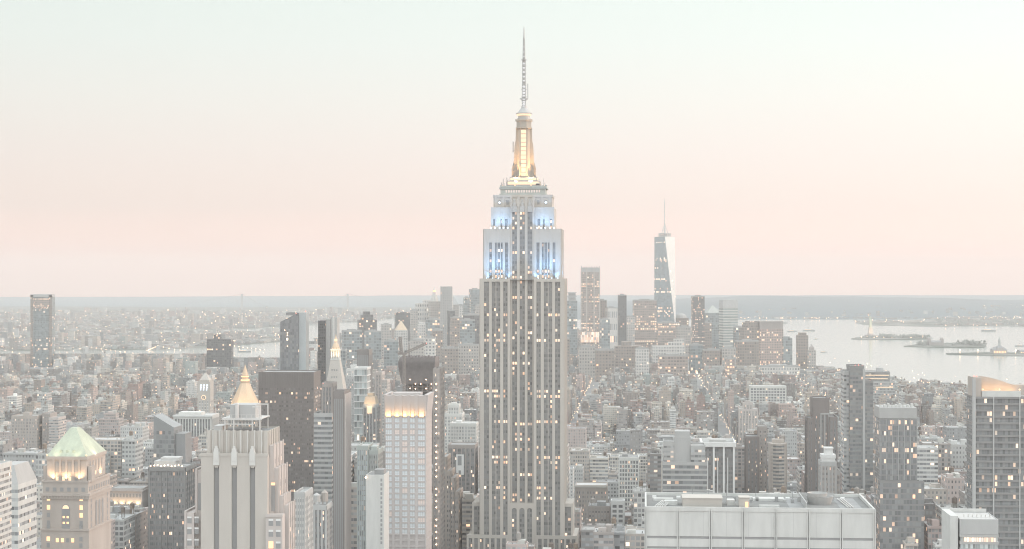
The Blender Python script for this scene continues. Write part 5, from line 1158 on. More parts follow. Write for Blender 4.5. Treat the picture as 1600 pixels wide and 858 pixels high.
# right of the skyscraper
r, H, Z = far('stacked_glass_tower', 'glass tower of jumbled stacked floors peeking out right of the skyscraper', 886, 902, 470, 5300, 28, 'far_glass', 552, 'apartment tower', rz=0, roof=None, ref='the jumbled glass tower')
part(r, 'stacked_floors', 'grey_concrete', lambda b: [b.box(-H*(.6+.4*((i*37) % 7)/7), H*(.6+.4*((i*53) % 5)/5), -2+((i*29) % 3), 26, Z(470)+i*4.0, Z(470)+i*4.0+2.4, bot=True) for i in range(7)]+[b.box(-H*.7, H*.7, 2, 24, Z(470), Z(458))])
r, H, Z = far('slim_limestone_tower', 'tall slim stone tower with a dark crown right of the skyscraper', 908, 937, 425, 5500, 40, 'far_lit', 545, 'hotel tower', rz=0, ref='the tall slim stone tower', cell=(5, 7), roof=None)
part(r, 'crown', 'grey_concrete', lambda b: (b.box(-H+1, H-1, 1, 39, Z(425), Z(418)), [b.box(-H+i*(2*H-2)/7, -H+2+i*(2*H-2)/7, -.8, 1, Z(425), Z(415.5)) for i in range(8)]))
part(r, 'corner_pier', 'limestone', lambda b: [b.box(x-1.4, x+1.4, -1.4, 0, 0, Z(419)) for x in (-H, -H*.4, H*.4, H)])
part(r, 'lit_base', 'band_glow', lambda b: b.box(-H-2, H-2, -2.5, -1.5, Z(535), Z(519), cell=(5, 8), skip=(2,)))
far('tan_office_wing', 'tan block with lit rows just right of the slim stone tower', 938, 948, 470, 5600, 34, 'far_brown', 545, 'office tower')
far('pale_ribbed_tower', 'pale ribbed tower between the slim stone tower and the dark glass one', 950, 965, 482, 5500, 34, 'far_pale', 556, 'office tower', cell=(6, 40))
far('dark_slim_tower', 'slim dark tower standing alone left of the brick tower and glass giant', 966, 979, 462, 5500, 26, 'far_dark', 552, 'apartment tower', ref='the slim dark tower', rz=0)
far('brick_lit_tower', 'wide rosy office tower with many lit floors beside the tallest glass tower', 991, 1026, 470, 5700, 45, 'far_lit', 545, 'office tower', ref='the rosy lit office tower', rz=R(3))
def glass_giant():
    d = 5850; r, H, Z = start('tapering_glass_tower', 'tallest glass tower with tapering triangular faces and a mast', 'skyscraper', 1024, 1056, d, 64, 312, 530, 'the tapering glass tower', rz=R(0))
    s = H; c = (0, s); zb, zt = Z(520), Z(370)
    B = rect(-s, s, 0, 2*s); T = [(0, 0), (s, s), (0, 2*s), (-s, s)]    # square top turned by 45 degrees
    T = [(-s*.06, 0), (s, s*.9), (.1, 2*s), (-s, s*1.1)]
    part(r, 'base_wall', 'far_glass', lambda b: b.prism(B, 0, zb, cell=(5, 6)))
    nf = 60
    def tri(b, p, q, t): b.face([(*p, zb), (*q, zb), (*t, zt)], [(0, 0), (10, 0), (5, nf)])
    def inv(b, p, t0, t1): b.face([(*p, zb), (*t1, zt), (*t0, zt)], [(5, 0), (10, nf), (0, nf)])
    part(r, 'bright_face', 'far_glass_glare', lambda b: b.face([(s, 0, zb), (s, s*.9, zt), (-s*.06, 0, zt)], [(5, 0), (10, nf), (0, nf)]))  # same glass as the dark face, reflected brightness painted in
    part(r, 'dark_face', 'far_office', lambda b: (b.face([(-s, 0, zb), (s, 0, zb), (-s*.06, 0, zt)], [(0, 0), (14, 0), (7, nf)]), inv(b, (-s, 0), T[3], T[0]), tri(b, B[3], B[0], T[3]), tri(b, B[1], B[2], T[1]), inv(b, B[2], T[1], T[2]), tri(b, B[2], B[3], T[2]), inv(b, B[3], T[2], T[3])))
    part(r, 'roof', 'roof_grey', lambda b: b.face([(*p, zt) for p in T]))
    part(r, 'crown_ring', 'steel_paint', lambda b: (b.lathe([(20, zt+1), (20, zt+2.5), (18.5, zt+2.5)], 0, s, 20), b.lathe([(21, Z(364)-2), (21, Z(364)), (18, Z(364))], 0, s, 20), [b.beam((20*math.cos(a), s+20*math.sin(a), zt), (20.6*math.cos(a), s+20.6*math.sin(a), Z(364)), .8) for a in [i*math.pi/8 for i in range(16)]], b.box(-9, 9, s-9, s+9, zt, zt+8)))
    part(r, 'mast', 'steel_paint', lambda b: (b.lathe([(4.5, zt), (2.6, Z(350)), (2.6, Z(348)), (1.9, Z(348)), (1.5, Z(325)), (.7, Z(310))], 0, s, 8), [b.lathe([(2.6, Z(y)), (2.6, Z(y)+2.4), (.5, Z(y)+2.5)], 0, s, 8) for y in range(316, 347, 4)], [b.beam((0, s, Z(349)), (17*math.cos(a), s+17*math.sin(a), zt), .5) for a in (.4, 1.6, 2.7, 3.8, 4.9, 6)]))
glass_giant()
far('brick_foot_block', 'reddish lit block at the foot of the tapering glass tower', 1028, 1062, 505, 5500, 40, 'far_lit', 556, 'office building', rz=R(3))
r, H, Z = far('domed_office_tower', 'grey office tower with a rounded dome roof right of the tapering tower', 1058, 1076, 497, 5900, 40, 'far_brown', 545, 'office tower', roof=None, ref='the domed office tower')
part(r, 'dome', 'grey_concrete', lambda b: b.lathe([(H*.98, Z(497)), (H*.85, Z(493)), (H*.5, Z(490.5)), (.1, Z(489.5))], 0, 20, 12))
r, H, Z = far('speckled_tower', 'slim dark residential tower freckled with lit windows', 1082, 1101, 464, 5200, 26, 'far_freckled', 560, 'apartment tower', ref='the freckled slim tower', rz=0, cell=(4, 6))
part(r, 'lit_side', 'far_lit', lambda b: b.box(-H-1.5, -H, 1, 25, 0, Z(463), cell=(4, 6)))
r, H, Z = far('pyramid_topped_office', 'broad office tower with a green pyramid roof', 1103, 1130, 489, 5800, 50, 'far_glass', 548, 'office tower', roof=None, ref='the green pyramid tower')
part(r, 'pyramid_roof', 'copper_dark', lambda b: b.loft(rect(-H*.7, H*.9, 4, 46), Z(489), rect(-1, 1, 24, 26), Z(477.5), top=False))
r, H, Z = far('banded_glass_office', 'pale banded glass tower with a dark cap, right of the green pyramid', 1130, 1153, 481, 5600, 44, 'far_bands', 552, 'office tower', ref='the pale banded tower', cell=(30, 9), roof=None)
part(r, 'dark_cap', 'grey_concrete', lambda b: (b.box(-H, H, 0, 44, Z(480.8), Z(474)), b.box(-H+1, H-1, 2, 42, Z(474), Z(468.5))))
far('stepped_bank_tower', 'rosy-brown stepped tower left of the rosy stone office block', 1163, 1186, 512, 5000, 45, 'far_brown', 556, 'office tower', tiers=((-.7, 1, 504), (-.4, .9, 502)))
r, H, Z = far('rosy_stone_office', 'rosy stone office block with a crown of dark fins by the water', 1187, 1224, 514, 5000, 50, 'far_rosy', 570, 'office tower', ref='the rosy stone office block', roof=None, rz=R(4), cell=(5, 7))
part(r, 'finned_crown', 'brown_brick', lambda b: (b.box(-H+2, H-2, 2, 48, Z(514), Z(504.5)), [b.box(-H+1+i*(2*H-4)/9, -H+3.4+i*(2*H-4)/9, .8, 2, Z(514), Z(504)) for i in range(10)], b.box(-H, H, .5, 49, Z(504), Z(502))))
far('grey_shoulder_block', 'grey-green block stepping down to the water right of the rosy office block', 1224, 1238, 528, 5000, 40, 'far_glass', 570, 'office building', tiers=((-.8, .6, 526),))
far('brown_waterfront_tower', 'brown tower with small roof lights standing at the waterside', 1247, 1263, 524, 4800, 34, 'far_brown', 576, 'apartment tower', tiers=((-.7, .7, 520),), ref='the brown waterside tower', rz=0)
r, H, Z = far('pointed_waterfront_tower', 'small pointed stone tower beside the brown waterside tower', 1264, 1275, 547, 4750, 26, 'far_stone', 578, 'apartment tower', roof=None, rz=0)
part(r, 'pointed_roof', 'brown_brick', lambda b: (b.box(-H*.6, H*.6, 5, 21, Z(547), Z(543)), b.loft(rect(-H*.5, H*.5, 6, 20), Z(543), rect(-.3, .3, 12.7, 13.3), Z(538), top=False)))
for a, c, py, d, m, lb in ((642, 653, 486, 5500, 'far_stone', 'slim stone tower left of the municipal block'), (700, 711, 486, 5300, 'far_dark', 'dark slab in front of the pointed grey tower'), (715, 727, 478, 5900, 'far_pale', 'pale tower between the pointed tower and the thin tower'),
        (676, 692, 517, 4700, 'far_brown', 'brown tower below the plain grey plaza tower'), (744, 753, 478, 5300, 'far_stone', 'stone tower tight against the left flank of the skyscraper'), (940, 953, 500, 5200, 'far_glass', 'glass block before the pale ribbed tower'), (1060, 1082, 512, 5400, 'far_stone', 'stone block between the domed tower and the freckled tower'),
        (1098, 1112, 505, 5300, 'far_brown', 'brown tower in front of the green pyramid tower'), (1150, 1166, 512, 5300, 'far_glass', 'blue-grey tower between the banded tower and the stepped one'), (596, 612, 508, 5200, 'far_stone', 'stone tower just left of the gilded courthouse'), (979, 992, 496, 5600, 'far_pale', 'pale block between the slim dark tower and the rosy offices')):
    far('harbour_tower', lb, a, c, py, d, 34, m, 556, 'office tower', rz=R(8))
far('stepped_white_terraces', 'pale block with terraces climbing to the right below the tapering tower', 1020, 1070, 541, 4600, 40, 'far_pale', 566, 'apartment block', tiers=((.0, 1, 535), (.35, 1, 530)), rz=0, ref='the pale climbing terraces')
far('dark_red_block', 'dark red brick block with a small roof tower', 962, 1003, 541, 4500, 50, 'far_brown', 572, 'office building', tiers=((-.5, .2, 534),), rz=0)
far('white_square_block', 'small white block left of the pale terraces', 994, 1014, 546, 4300, 34, 'far_pale', 572, 'apartment block', rz=0)
far('dark_lit_offices', 'dark office block with warm lit windows below the climbing terraces', 1030, 1075, 557, 4100, 40, 'far_lit', 580, 'office building', rz=0)
far('long_white_pier_shed', 'long low white-roofed shed by the waterside towers', 1190, 1250, 574, 4400, 60, 'far_pale', 582, 'shed', rz=0)
for i, (a, c, py, d, m, lb) in enumerate(((865, 890, 530, 4500, 'far_brown', 'brown lit block hugging the right flank of the skyscraper'), (1079, 1098, 540, 4600, 'far_glass', 'grey-green block at the foot of the freckled tower'), (1100, 1125, 548, 4500, 'far_brown', 'brown block below the green pyramid tower'),
        (1128, 1150, 545, 4500, 'far_stone', 'stone block below the pale banded glass tower'), (1152, 1186, 534, 4700, 'far_brown', 'wide brown block below the stepped rosy-brown tower'), (905, 930, 543, 4300, 'far_stone', 'stone block below the tall slim stone tower'),
        (931, 960, 548, 4200, 'far_brown', 'brown brick block left of the dark red block'), (1136, 1148, 561, 4100, 'far_lit', 'small block with two bright columns of windows'), (690, 716, 545, 4300, 'far_brown', 'brown block at the foot of the rippled tower'), (716, 748, 540, 4400, 'far_stone', 'grey stone block left of the skyscraper waist'),
        (600, 622, 534, 4400, 'far_glass', 'grey block left of the crane'), (515, 540, 548, 4000, 'far_glass', 'grey block behind the campanile cupola'))):
    far('harbour_block', lb, a, c, py, d, 40, m, 570, 'office building', rz=0)

# ------------------------------------------------------------------ bridges, statue, harbour terminal, boats, birds
def suspension(name, label, pts, dtow, ztow, zdeck, lit=True, tw=14, d2=0):
    (xa, ya), (xb, yb) = pts; o = bpy.data.objects.new(name, None); C.objects.link(o); o.location = (xa, ya, 0)
    L_ = math.hypot(xb-xa, yb-ya); o.rotation_euler = (0, 0, math.atan2(yb-ya, xb-xa)); tag(o, label, 'bridge')
    for t in dtow:
        part(o, 'bridge_tower', 'grey_concrete', lambda b: [b.box(L_*t-tw*.4, L_*t+tw*.4, s*11-3, s*11+3, 0, ztow) for s in (-1, 1)]+[b.box(L_*t-tw*.35, L_*t+tw*.35, -8, 8, z, z+tw*.4, bot=True) for z in (ztow-tw*.7, zdeck-6, (ztow+zdeck)/2)])
    part(o, 'deck', 'grey_concrete', lambda b: b.box(0, L_, -12, 12, zdeck-5, zdeck, bot=True))
    ends = [0]+[L_*t for t in dtow]+[L_]
    hs = [zdeck]+[ztow]*len(dtow)+[zdeck]; P = []
    for i in range(len(ends)-1):
        n = 26
        for k in range(n+(i == len(ends)-2)):
            t = k/n; mid = (i > 0 and i < len(ends)-2)
            z = (zdeck+4+(ztow-zdeck-4)*(2*t-1)**2) if mid else ((hs[i]+(hs[i+1]-hs[i])*t)-(ztow-zdeck)*.35*t*(1-t)*(1.2))
            P.append((ends[i]+(ends[i+1]-ends[i])*t, z))
    for s in (-11, 11): part(o, 'main_cable', 'grey_concrete', lambda b: [b.beam((p[0], s, p[1]), (q[0], s, q[1]), .8) for p, q in zip(P, P[1:])]+[b.beam((p[0], s, p[1]), (p[0], s, zdeck), .25) for p in P if p[1]-zdeck > 5])
    if lit: part(o, 'cable_lights', 'lamp_dot', lambda b: [b.lathe([(.1, p[1]-1.7), (1.7, p[1]), (.1, p[1]+1.7)], p[0], -12.5, 6) for p in P[::2]])
    return o
dm = 5700; gx = lambda px, d: (px-800)/F*d
suspension('lit_suspension_bridge', 'suspension bridge with strings of lights along its cables', ((gx(-120, dm), dm-150), (gx(205, dm), dm+250)), (.36, .73), zat(544, dm), zat(558, dm))
suspension('far_river_bridge', 'lower lit bridge across the river before the brown block', ((gx(215, 6000), 6050), (gx(440, 6000), 6100)), (.12, .62), zat(541, 6000), zat(551, 6000))
suspension('narrows_bridge', 'great pale suspension bridge with two slender towers on the far horizon', ((gx(200, 13500), 13500), (gx(720, 13500), 13500)), (.342, .66), zat(459, 13500), zat(487, 13500)-2, lit=False, tw=17)
def statue():
    x, y = ground(1360, 527); d = y; r = bpy.data.objects.new('harbour_statue', None); C.objects.link(r); r.location = (x, y, 0); tag(r, 'robed statue holding up a torch on a lit stone pedestal', 'statue')
    part(r, 'pedestal', 'limestone_rosy', lambda b: (b.prism([(26*math.cos(R(a)), 26*math.sin(R(a))) for a in range(0, 360, 30)], 2, 11), b.loft(rect(-11, 11, -11, 11), 11, rect(-7, 7, -7, 7), 40), b.box(-8, 8, -8, 8, 40, 43)))
    part(r, 'figure', 'copper', lambda b: (b.lathe([(6.5, 43), (6, 55), (5, 68), (5.6, 74), (3, 78), (2.2, 80), (2.6, 83), (2.2, 86.5), (.4, 88)], 0, 0, 12), b.beam((-3.5, 0, 75), (-6.5, 0, 92), 1.3), b.beam((4, -2, 72), (5.5, -3.5, 62), 1.6), [b.beam((0, 0, 85), (4.4*math.cos(a), 0, 86+4.4*math.sin(a)), .3) for a in (.3, .8, 1.3, 1.8, 2.3, 2.8)]))
    part(r, 'torch', 'glow_warm', lambda b: b.lathe([(.5, 91), (1.8, 93), (1.2, 96), (.1, 98)], -6.8, 0, 8))
    lamp(r, 'SPOT', (4, -60, 4), 260000, (1, .74, .46), 3, (0, 0, 50), 60, 'statue_lamp')
statue()
def hall(name, label, px, py, w, dep, h, cat='terminal'):
    x, y = ground(px, py); r = bpy.data.objects.new(name, None); C.objects.link(r); r.location = (x, y, 0); tag(r, label, cat); return r, w/2
r, H = hall('ferry_terminal', 'lit waterside terminal with steep roofs and a tall clock cupola', 1563, 553.6, 46, 40, 24)
part(r, 'wall', 'limestone_rosy', lambda b: (b.box(-H, H, 0, 40, 1, 15), b.box(-9, 9, -2, 30, 1, 22)))
part(r, 'lit_window', 'glow_warm', lambda b: [b.box(-H+2+i*5.2, -H+5+i*5.2, -.3 if abs(-H+3.5+i*5.2) > 11 else -2.3, 0, 4, 11) for i in range(8)])
part(r, 'roof', 'roof_dark', lambda b: (b.loft(rect(-H-1, H+1, -1, 41), 15, rect(-H+8, H-8, 18, 22), 24), b.loft(rect(-10, 10, -3, 31), 22, rect(-2, 2, 10, 12), 31)))
part(r, 'cupola', 'copper_dark', lambda b: (b.box(-3, 3, 8, 14, 30, 44), b.loft(rect(-3.6, 3.6, 7.4, 14.6), 44, rect(-.2, .2, 10.8, 11.2), 58, top=False)))
for i, (px, lb) in enumerate(((1500, 'lit lamp on the long pier'), (1528, 'lit lamp on the pier near the terminal'), (1587, 'bright lamp right of the terminal'))):
    x, y = ground(px, 553.3); o = MB(); o.lathe([(.4, 1), (.3, 11), (2.0, 11.6), (2.4, 13.4), (.2, 15.4)], x, y, 8); tag(o.build('pier_lamp', M['lamp_dot'] if i != 3 else M['glow_white']), lb, 'lamp', 'lamps on the old pier')
r, H = hall('pier_train_shed', 'long low shed stretching along the old pier', 1615, 553, 90, 40, 10, 'shed'); part(r, 'wall', 'grey_concrete', lambda b: b.box(-H, H, 0, 40, 1, 8)); part(r, 'roof', 'roof_dark', lambda b: b.loft(rect(-H-1, H+1, -1, 41), 8, rect(-H-1, H+1, 16, 24), 13)); part(r, 'lit_window', 'glow_warm', lambda b: [b.box(-H+2+i*9, -H+7+i*9, -.2, 0, 3, 6) for i in range(9)])
r, H = hall('island_museum', 'long low museum hall with square corner towers on the wooded island', 1463, 541, 56, 30, 14, 'museum'); part(r, 'wall', 'brown_brick', lambda b: b.box(-H, H, 0, 30, 2, 14)); part(r, 'roof', 'roof_dark', lambda b: b.loft(rect(-H, H, 0, 30), 14, rect(-H+6, H-6, 13, 17), 21)); part(r, 'corner_tower', 'brown_brick', lambda b: [b.box(x-4, x+4, y-4, y+4, 2, 26) for x in (-H+4, H-4) for y in (3, 27)]+[b.lathe([(4, 26), (3, 29), (.3, 33)], x, y, 8) for x in (-H+4, H-4) for y in (3, 27)])
def boat(px, py, L_, label, cat='boat', name='ferry_boat', rz=0):
    x, y = ground(px, py); r = bpy.data.objects.new(name, None); C.objects.link(r); r.location = (x, y, 0); r.rotation_euler = (0, 0, rz); tag(r, label, cat)
    w = L_*.14; hp = [(-L_/2, -w*.8), (L_*.3, -w), (L_/2, 0), (L_*.3, w), (-L_/2, w*.8)]
    part(r, 'hull', 'dark_metal', lambda b: b.loft([(p*.92, q*.8) for p, q in hp], -.4, hp, L_*.07))
    part(r, 'deckhouse', 'white_paint', lambda b: (b.box(-L_*.38, L_*.2, -w*.7, w*.7, L_*.07, L_*.16), b.box(-L_*.2, L_*.12, -w*.5, w*.5, L_*.16, L_*.22)))
    part(r, 'funnel', 'brown_brick', lambda b: b.lathe([(L_*.03, L_*.22), (L_*.03, L_*.3)], -L_*.05, 0, 8))
    part(r, 'lit_window', 'glow_warm', lambda b: [b.box(-L_*.34+i*L_*.1, -L_*.28+i*L_*.1, -w*.72, -w*.7, L_*.1, L_*.13) for i in range(5)])
boat(1287, 550.5, 24, 'small ferry on the open water right of the waterside towers')
boat(1275, 530, 20, 'tiny boat beyond the waterside towers')
boat(1545, 517.5, 70, 'long low barge lying in the far harbour', 'barge', 'cargo_barge')
boat(1238, 518, 50, 'barge near the rosy stone office block crown', 'barge', 'cargo_barge')
boat(1264, 517, 60, 'barge just right of the brown waterside tower top', 'barge', 'cargo_barge')
boat(1223, 505, 60, 'small ship off the far shore behind the harbour towers', 'ship', 'cargo_ship')
boat(1594, 541, 40, 'ferry near the right edge beyond the pier')
boat(497, 529, 40, 'ferry crossing the water left of the campanile')
boat(382, 550, 46, 'lit ferry on the river beside the brown block')
def bird(px, py, d, label, s=1.0):
    b = MB(); x, z = gx(px, d), zat(py, d)
    b.lathe([(.02, -.02), (.12*s, .0), (.02, .02)], 0, 0, 6)
    for k in (-1, 1): b.beam((0, 0, 0), (k*.5*s, .1, .22*s), .05*s); b.beam((k*.5*s, .1, .22*s), (k*1.05*s, .25, .05*s), .035*s)
    b.beam((0, -.35*s, 0), (0, .35*s, -.02), .1*s)
    o = b.build('bird', M['dark_metal']); o.location = (x, d, z); tag(o, label, 'bird', 'birds in the sky')
bird(737, 224, 900, 'tiny dark bird in the sky left of the gilded mast'); bird(935, 351, 900, 'tiny bird in the sky above the slim stone tower', .7); bird(534, 436, 900, 'tiny bird low in the sky above the campanile', .8)
# ------------------------------------------------------------------ the ordinary city: lots along the street grid
PAL = [('tan', (.40, .33, .27)), ('brown', (.22, .165, .135)), ('dark brown', (.13, .105, .09)), ('grey', (.31, .31, .30)), ('pale grey', (.46, .46, .44)),
       ('white', (.66, .65, .62)), ('rosy', (.42, .31, .27)), ('red-brown', (.26, .15, .12)), ('cream', (.55, .50, .43)), ('dark grey', (.15, .155, .16)), ('grey-green', (.27, .31, .29))]
PW = [16, 16, 11, 15, 8, 6, 9, 8, 7, 10, 5]
ROOF = [('dark roof', (.12, .12, .12)), ('grey roof', (.28, .28, .27)), ('pale roof', (.44, .43, .41)), ('silver roof', (.34, .35, .35))]
RW = [34, 30, 20, 16]
def inpoly(x, y, P):
    c = False; j = len(P)-1
    for i in range(len(P)):
        if (P[i][1] > y) != (P[j][1] > y) and x < (P[j][0]-P[i][0])*(y-P[i][1])/(P[j][1]-P[i][1])+P[i][0]: c = not c
        j = i
    return c
rg = random.Random(2024)
LOTS = []
def lots():
    v = 1130
    while v < 6750:
        st = 17 if rg.random() < .85 else 28
        for rowi in (0, 1):
            y0 = v+rowi*31.5
            u = -2300
            while u < 2300:
                wd = rg.choice((9, 13, 16, 20, 24, 28, 34)) if v < 2500 else rg.choice((8.5, 9, 11, 13, 16, 20, 26)) if v < 4700 else rg.choice((12, 16, 22, 28, 36))
                m = (u+2550) % 245
                if m > 212: u += 245-m+1; continue       # avenue
                wd = min(wd, 214-m+2)
                if wd < 8: u += wd+1; continue
                uc, vc = u+wd/2, y0+15
                x, y = uc*CS+vc*SN, -uc*SN+vc*CS
                px = 800+F*x/y
                u += wd+.3
                if px < -140 or px > 1740 or not inpoly(x, y, MANHATTAN): continue
                if not inpoly(x-22, y+30, MANHATTAN) or not inpoly(x+22, y+30, MANHATTAN): continue
                t = rg.random()
                if y < 1650: h = rg.uniform(55, 118) if t < .8 else rg.uniform(25, 60)
                elif y < 2300: h = rg.choice((rg.uniform(22, 50), rg.uniform(35, 75), rg.uniform(18, 34)))
                elif y < 3100: h = rg.uniform(14, 34) if t < .72 else rg.uniform(34, 62)
                elif y < 4500: h = rg.uniform(11, 25) if t < .8 else rg.uniform(25, 52)
                else: h = rg.uniform(16, 36) if t < .7 else rg.uniform(36, 64)
                if px > 1235 and y > 3000: h = min(h, rg.uniform(9, 22))
                dep = rg.uniform(24, 31)
                # keep clear of the named buildings, on the ground and in front of them
                ok = True; cap = 470 if y > 4300 else 588-(4300-y)*.01
                if y < 2300: cap = 640+(2300-y)*.06
                if px < 450 and y > 4200: cap = max(cap, 557 if px > 358 else 551)
                if px > 1235 and y > 3300: cap = max(cap, 597-(y-3300)*.018)
                a, c = px-wd/2*F/y, px+wd/2*F/y
                for q in HEROES:
                    if abs(q['x']-x) < q['w']/2+wd/2+4 and abs(q['y']-y) < q['dep']/2+20: ok = False; break
                    if q['d'] > y and c > q['a'] and a < q['b']: cap = max(cap, q['yb'])
                if not ok: continue
                h = min(h, zat(cap, y)-4)
                if h < 7: continue
                LOTS.append(dict(x=x, y=y, w=wd, dep=dep, h=h, a=a, c=c, rz=-PHI))
        v += 63+st
lots()
# which of them the picture shows, and how large: near to far over a coarse raster
W_, H_ = 800, 429
def rank(items):
    occ = np.zeros((H_, W_), bool)
    for q in sorted(items, key=lambda q: q['y']):
        yt = q.get('top') or (HY-(q['h']-EYE)*F/q['y'])
        i0, i1 = int(max(0, q['a']/2)), int(min(W_, q['c']/2+1)); j0 = int(max(0, yt/2)); j1 = H_ if 'yb2' not in q else int(min(H_, q['yb2']/2))
        if i1 <= i0 or j0 >= j1: q['vis'] = 0; continue
        s = occ[j0:j1, i0:i1]; q['vis'] = int((~s).sum()); s[:] = True; q['ytop'] = yt
rank(LOTS+[dict(y=q['d']-1, a=q['a']+4, c=q['b']-4, top=q['yt'], h=0) for q in HEROES])
def details(q, k):
    r = random.Random(k*7919+int(q['x']*3)); q['pal'] = r.choices(range(len(PAL)), PW)[0]; q['roof'] = r.choices(range(4), RW)[0]
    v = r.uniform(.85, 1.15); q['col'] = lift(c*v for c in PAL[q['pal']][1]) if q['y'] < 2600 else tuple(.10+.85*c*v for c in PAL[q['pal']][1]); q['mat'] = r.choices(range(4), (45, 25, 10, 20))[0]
    q['kind'] = r.random(); q['r'] = r
CITYM = [M['city_punched'], M['city_paired'], M['city_ribbon'], M['city_loft'], M['city_plain']]
def shape(q, k):
    """wall, roof, bulkhead and tank meshes of one ordinary building, in its own coordinates"""
    r = q['r']; H = q['w']/2; D = q['dep']; h = q['h']; m = q['mat']; bay = r.uniform(2.4, 3.6); fl = r.uniform(3.2, 4.2)
    wall, roof, bk, tk = MB(), MB(), [], MB(); wall.col = q['col']; roof.col = lift(ROOF[q['roof']][1])
    off = (r.randrange(4000), r.randrange(900)); feat = '%s' % ROOF[q['roof']][0]
    tiers = [(-H, H, 0, D, 0, h)]
    if q['kind'] < .22 and h > 30 and q['w'] > 14:
        f = r.uniform(.6, .8); g = r.uniform(.1, .25); tiers = [(-H, H, 0, D, 0, h*f), (-H*(1-g), H*(1-g), D*.12, D*.9, h*f, h)]; feat = 'a stepped top'
        if h > 60 and r.random() < .6: tiers.append((-H*.45, H*.5, D*.25, D*.75, h, h+min(9, h*.1))); 
    hb = {0: 0, 1: 0}
    blank = r.random() < .35
    for (x0, x1, y0, y1, z0, z1) in tiers:
        fm = m
        wall.prism(rect(x0, x1, y0, y1), z0, z1, fm, top=False, cell=(bay, fl), off=off)
        wall.ring(x0-.15, x1+.15, y0-.15, y1+.15, z1, z1+1.0, .45, 4)
        if r.random() < .5: wall.box(x0-.5, x1+.5, y0-.6, y0-.15, z1-.7, z1+.5, 4, bot=True)
        roof.face([(x0+.3, y0+.3, z1+.05), (x1-.3, y0+.3, z1+.05), (x1-.3, y1-.3, z1+.05), (x0+.3, y1-.3, z1+.05)])
    x0, x1, y0, y1, z0, z1 = tiers[-1]
    n = r.choice((1, 1, 2, 3))
    for i in range(n):
        a = r.uniform(x0+1, max(x0+1.5, x1-5)); b = r.uniform(y0+2, y1-8); e = min(r.uniform(3, 7), x1-1-a)
        if e > 1.2:
            o = MB(); g = r.uniform(.8, 1.3); o.col = tuple(c*g for c in q['col']) if r.random() < .55 else (.5, .49, .46)
            o.box(a, a+e, b, b+r.uniform(3, 7), z1+.05, z1+r.uniform(2.2, 4.6)); bk.append(o)
    for i in range(r.randrange(3, 10)):
        a = r.uniform(x0+1, max(x0+1.5, x1-2.5)); b = r.uniform(y0+1, y1-3); roof.col = r.choice(((.5, .5, .48), (.3, .3, .3), (.42, .42, .42), (.22, .21, .2), (.58, .58, .56))); roof.box(a, a+r.uniform(.8, 2), b, b+r.uniform(.8, 2), z1+.05, z1+r.uniform(.6, 1.7))
    has = r.random() < .42 and x1-x0 > 8
    if has:
        tk.col = r.choice(((.24, .19, .15), (.17, .14, .12), (.34, .32, .30))); a = r.uniform(x0+3, x1-3); b = r.uniform(y0+3, y1-5); rad = r.uniform(1.5, 2.1); zt = z1+r.uniform(2.5, 5)
        for sx in (-1, 1):
            for sy in (-1, 1): tk.box(a+sx*rad*.6-.14, a+sx*rad*.6+.14, b+sy*rad*.6-.14, b+sy*rad*.6+.14, z1+.05, zt)
        tk.lathe([(rad, zt), (rad, zt+3.4), (rad*1.06, zt+3.4), (.02, zt+4.7)], a, b, 8)
        feat = 'a water tank' if r.random() < .9 or len(tiers) == 1 else feat
    q['feat'] = feat
    return wall, roof, bk, tk
LOTS.sort(key=lambda q: -q['vis'])
NEAR = [q for q in LOTS[:300] if q['vis'] > 5]; REST = LOTS[len(NEAR):]
NUM = ['next', 'second', 'third', 'fourth', 'fifth', 'sixth', 'seventh', 'eighth', 'ninth', 'tenth', 'eleventh', 'twelfth', 'thirteenth', 'fourteenth', 'fifteenth', 'sixteenth', 'seventeenth', 'eighteenth']
REFS = [q for q in HEROES if q['ref']]
for k, q in enumerate(LOTS): details(q, k)
seen = {}
for q in sorted(NEAR, key=lambda q: q['y']):
    px = (q['a']+q['c'])/2; py = q['ytop']+8
    def dist(h):
        dx = max(h['a']-px, px-h['b'], 0); dy = max(h['yt']-py, py-min(h['yb'], 858), 0); return dx+dy*1.6+abs(px-(h['a']+h['b'])/2)*.15
    h = min(REFS, key=dist); m = (h['a']+h['b'])/2
    if py > h['yb'] and h['a'] < px < h['b']: side = 'below'
    else: side = 'right of' if px > m else 'left of'
    q['ref'] = (h['ref'], side); seen.setdefault(q['ref'], []).append((abs(px-m)+abs(py-h['yb'])*.2, id(q), q))
for key, lst in seen.items():
    for i, (_, _, q) in enumerate(sorted(lst)): q['ord'] = i
kinds = ('apartment_block', 'office_block', 'loft_building')
for k, q in enumerate(NEAR):
    wall, roof, bk, tk = shape(q, k)
    kd = kinds[{0: 0, 1: 0, 2: 1, 3: 2}[q['mat']]]
    o = bpy.data.objects.new(kd, None); C.objects.link(o); o.location = (q['x']-q['dep']/2*SN, q['y']-q['dep']/2*CS, 0); o.rotation_euler = (0, 0, q['rz'])
    size = 'tall' if q['h'] > 62 else 'mid-rise' if q['h'] > 32 else 'low'
    nm = NUM[q['ord']] if q['ord'] < len(NUM) else str(q['ord'])+'th'
    tag(o, '%s %s block with %s, %s %s %s' % (size, PAL[q['pal']][0], q['feat'], nm, q['ref'][1], q['ref'][0]), kd.replace('_', ' '), 'ordinary city blocks')
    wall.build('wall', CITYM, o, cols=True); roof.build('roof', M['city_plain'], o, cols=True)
    for x in bk: x.build('roof_bulkhead', M['city_plain'], o, cols=True)
    if tk.f: tk.build('water_tank', M['city_plain'], o, cols=True)
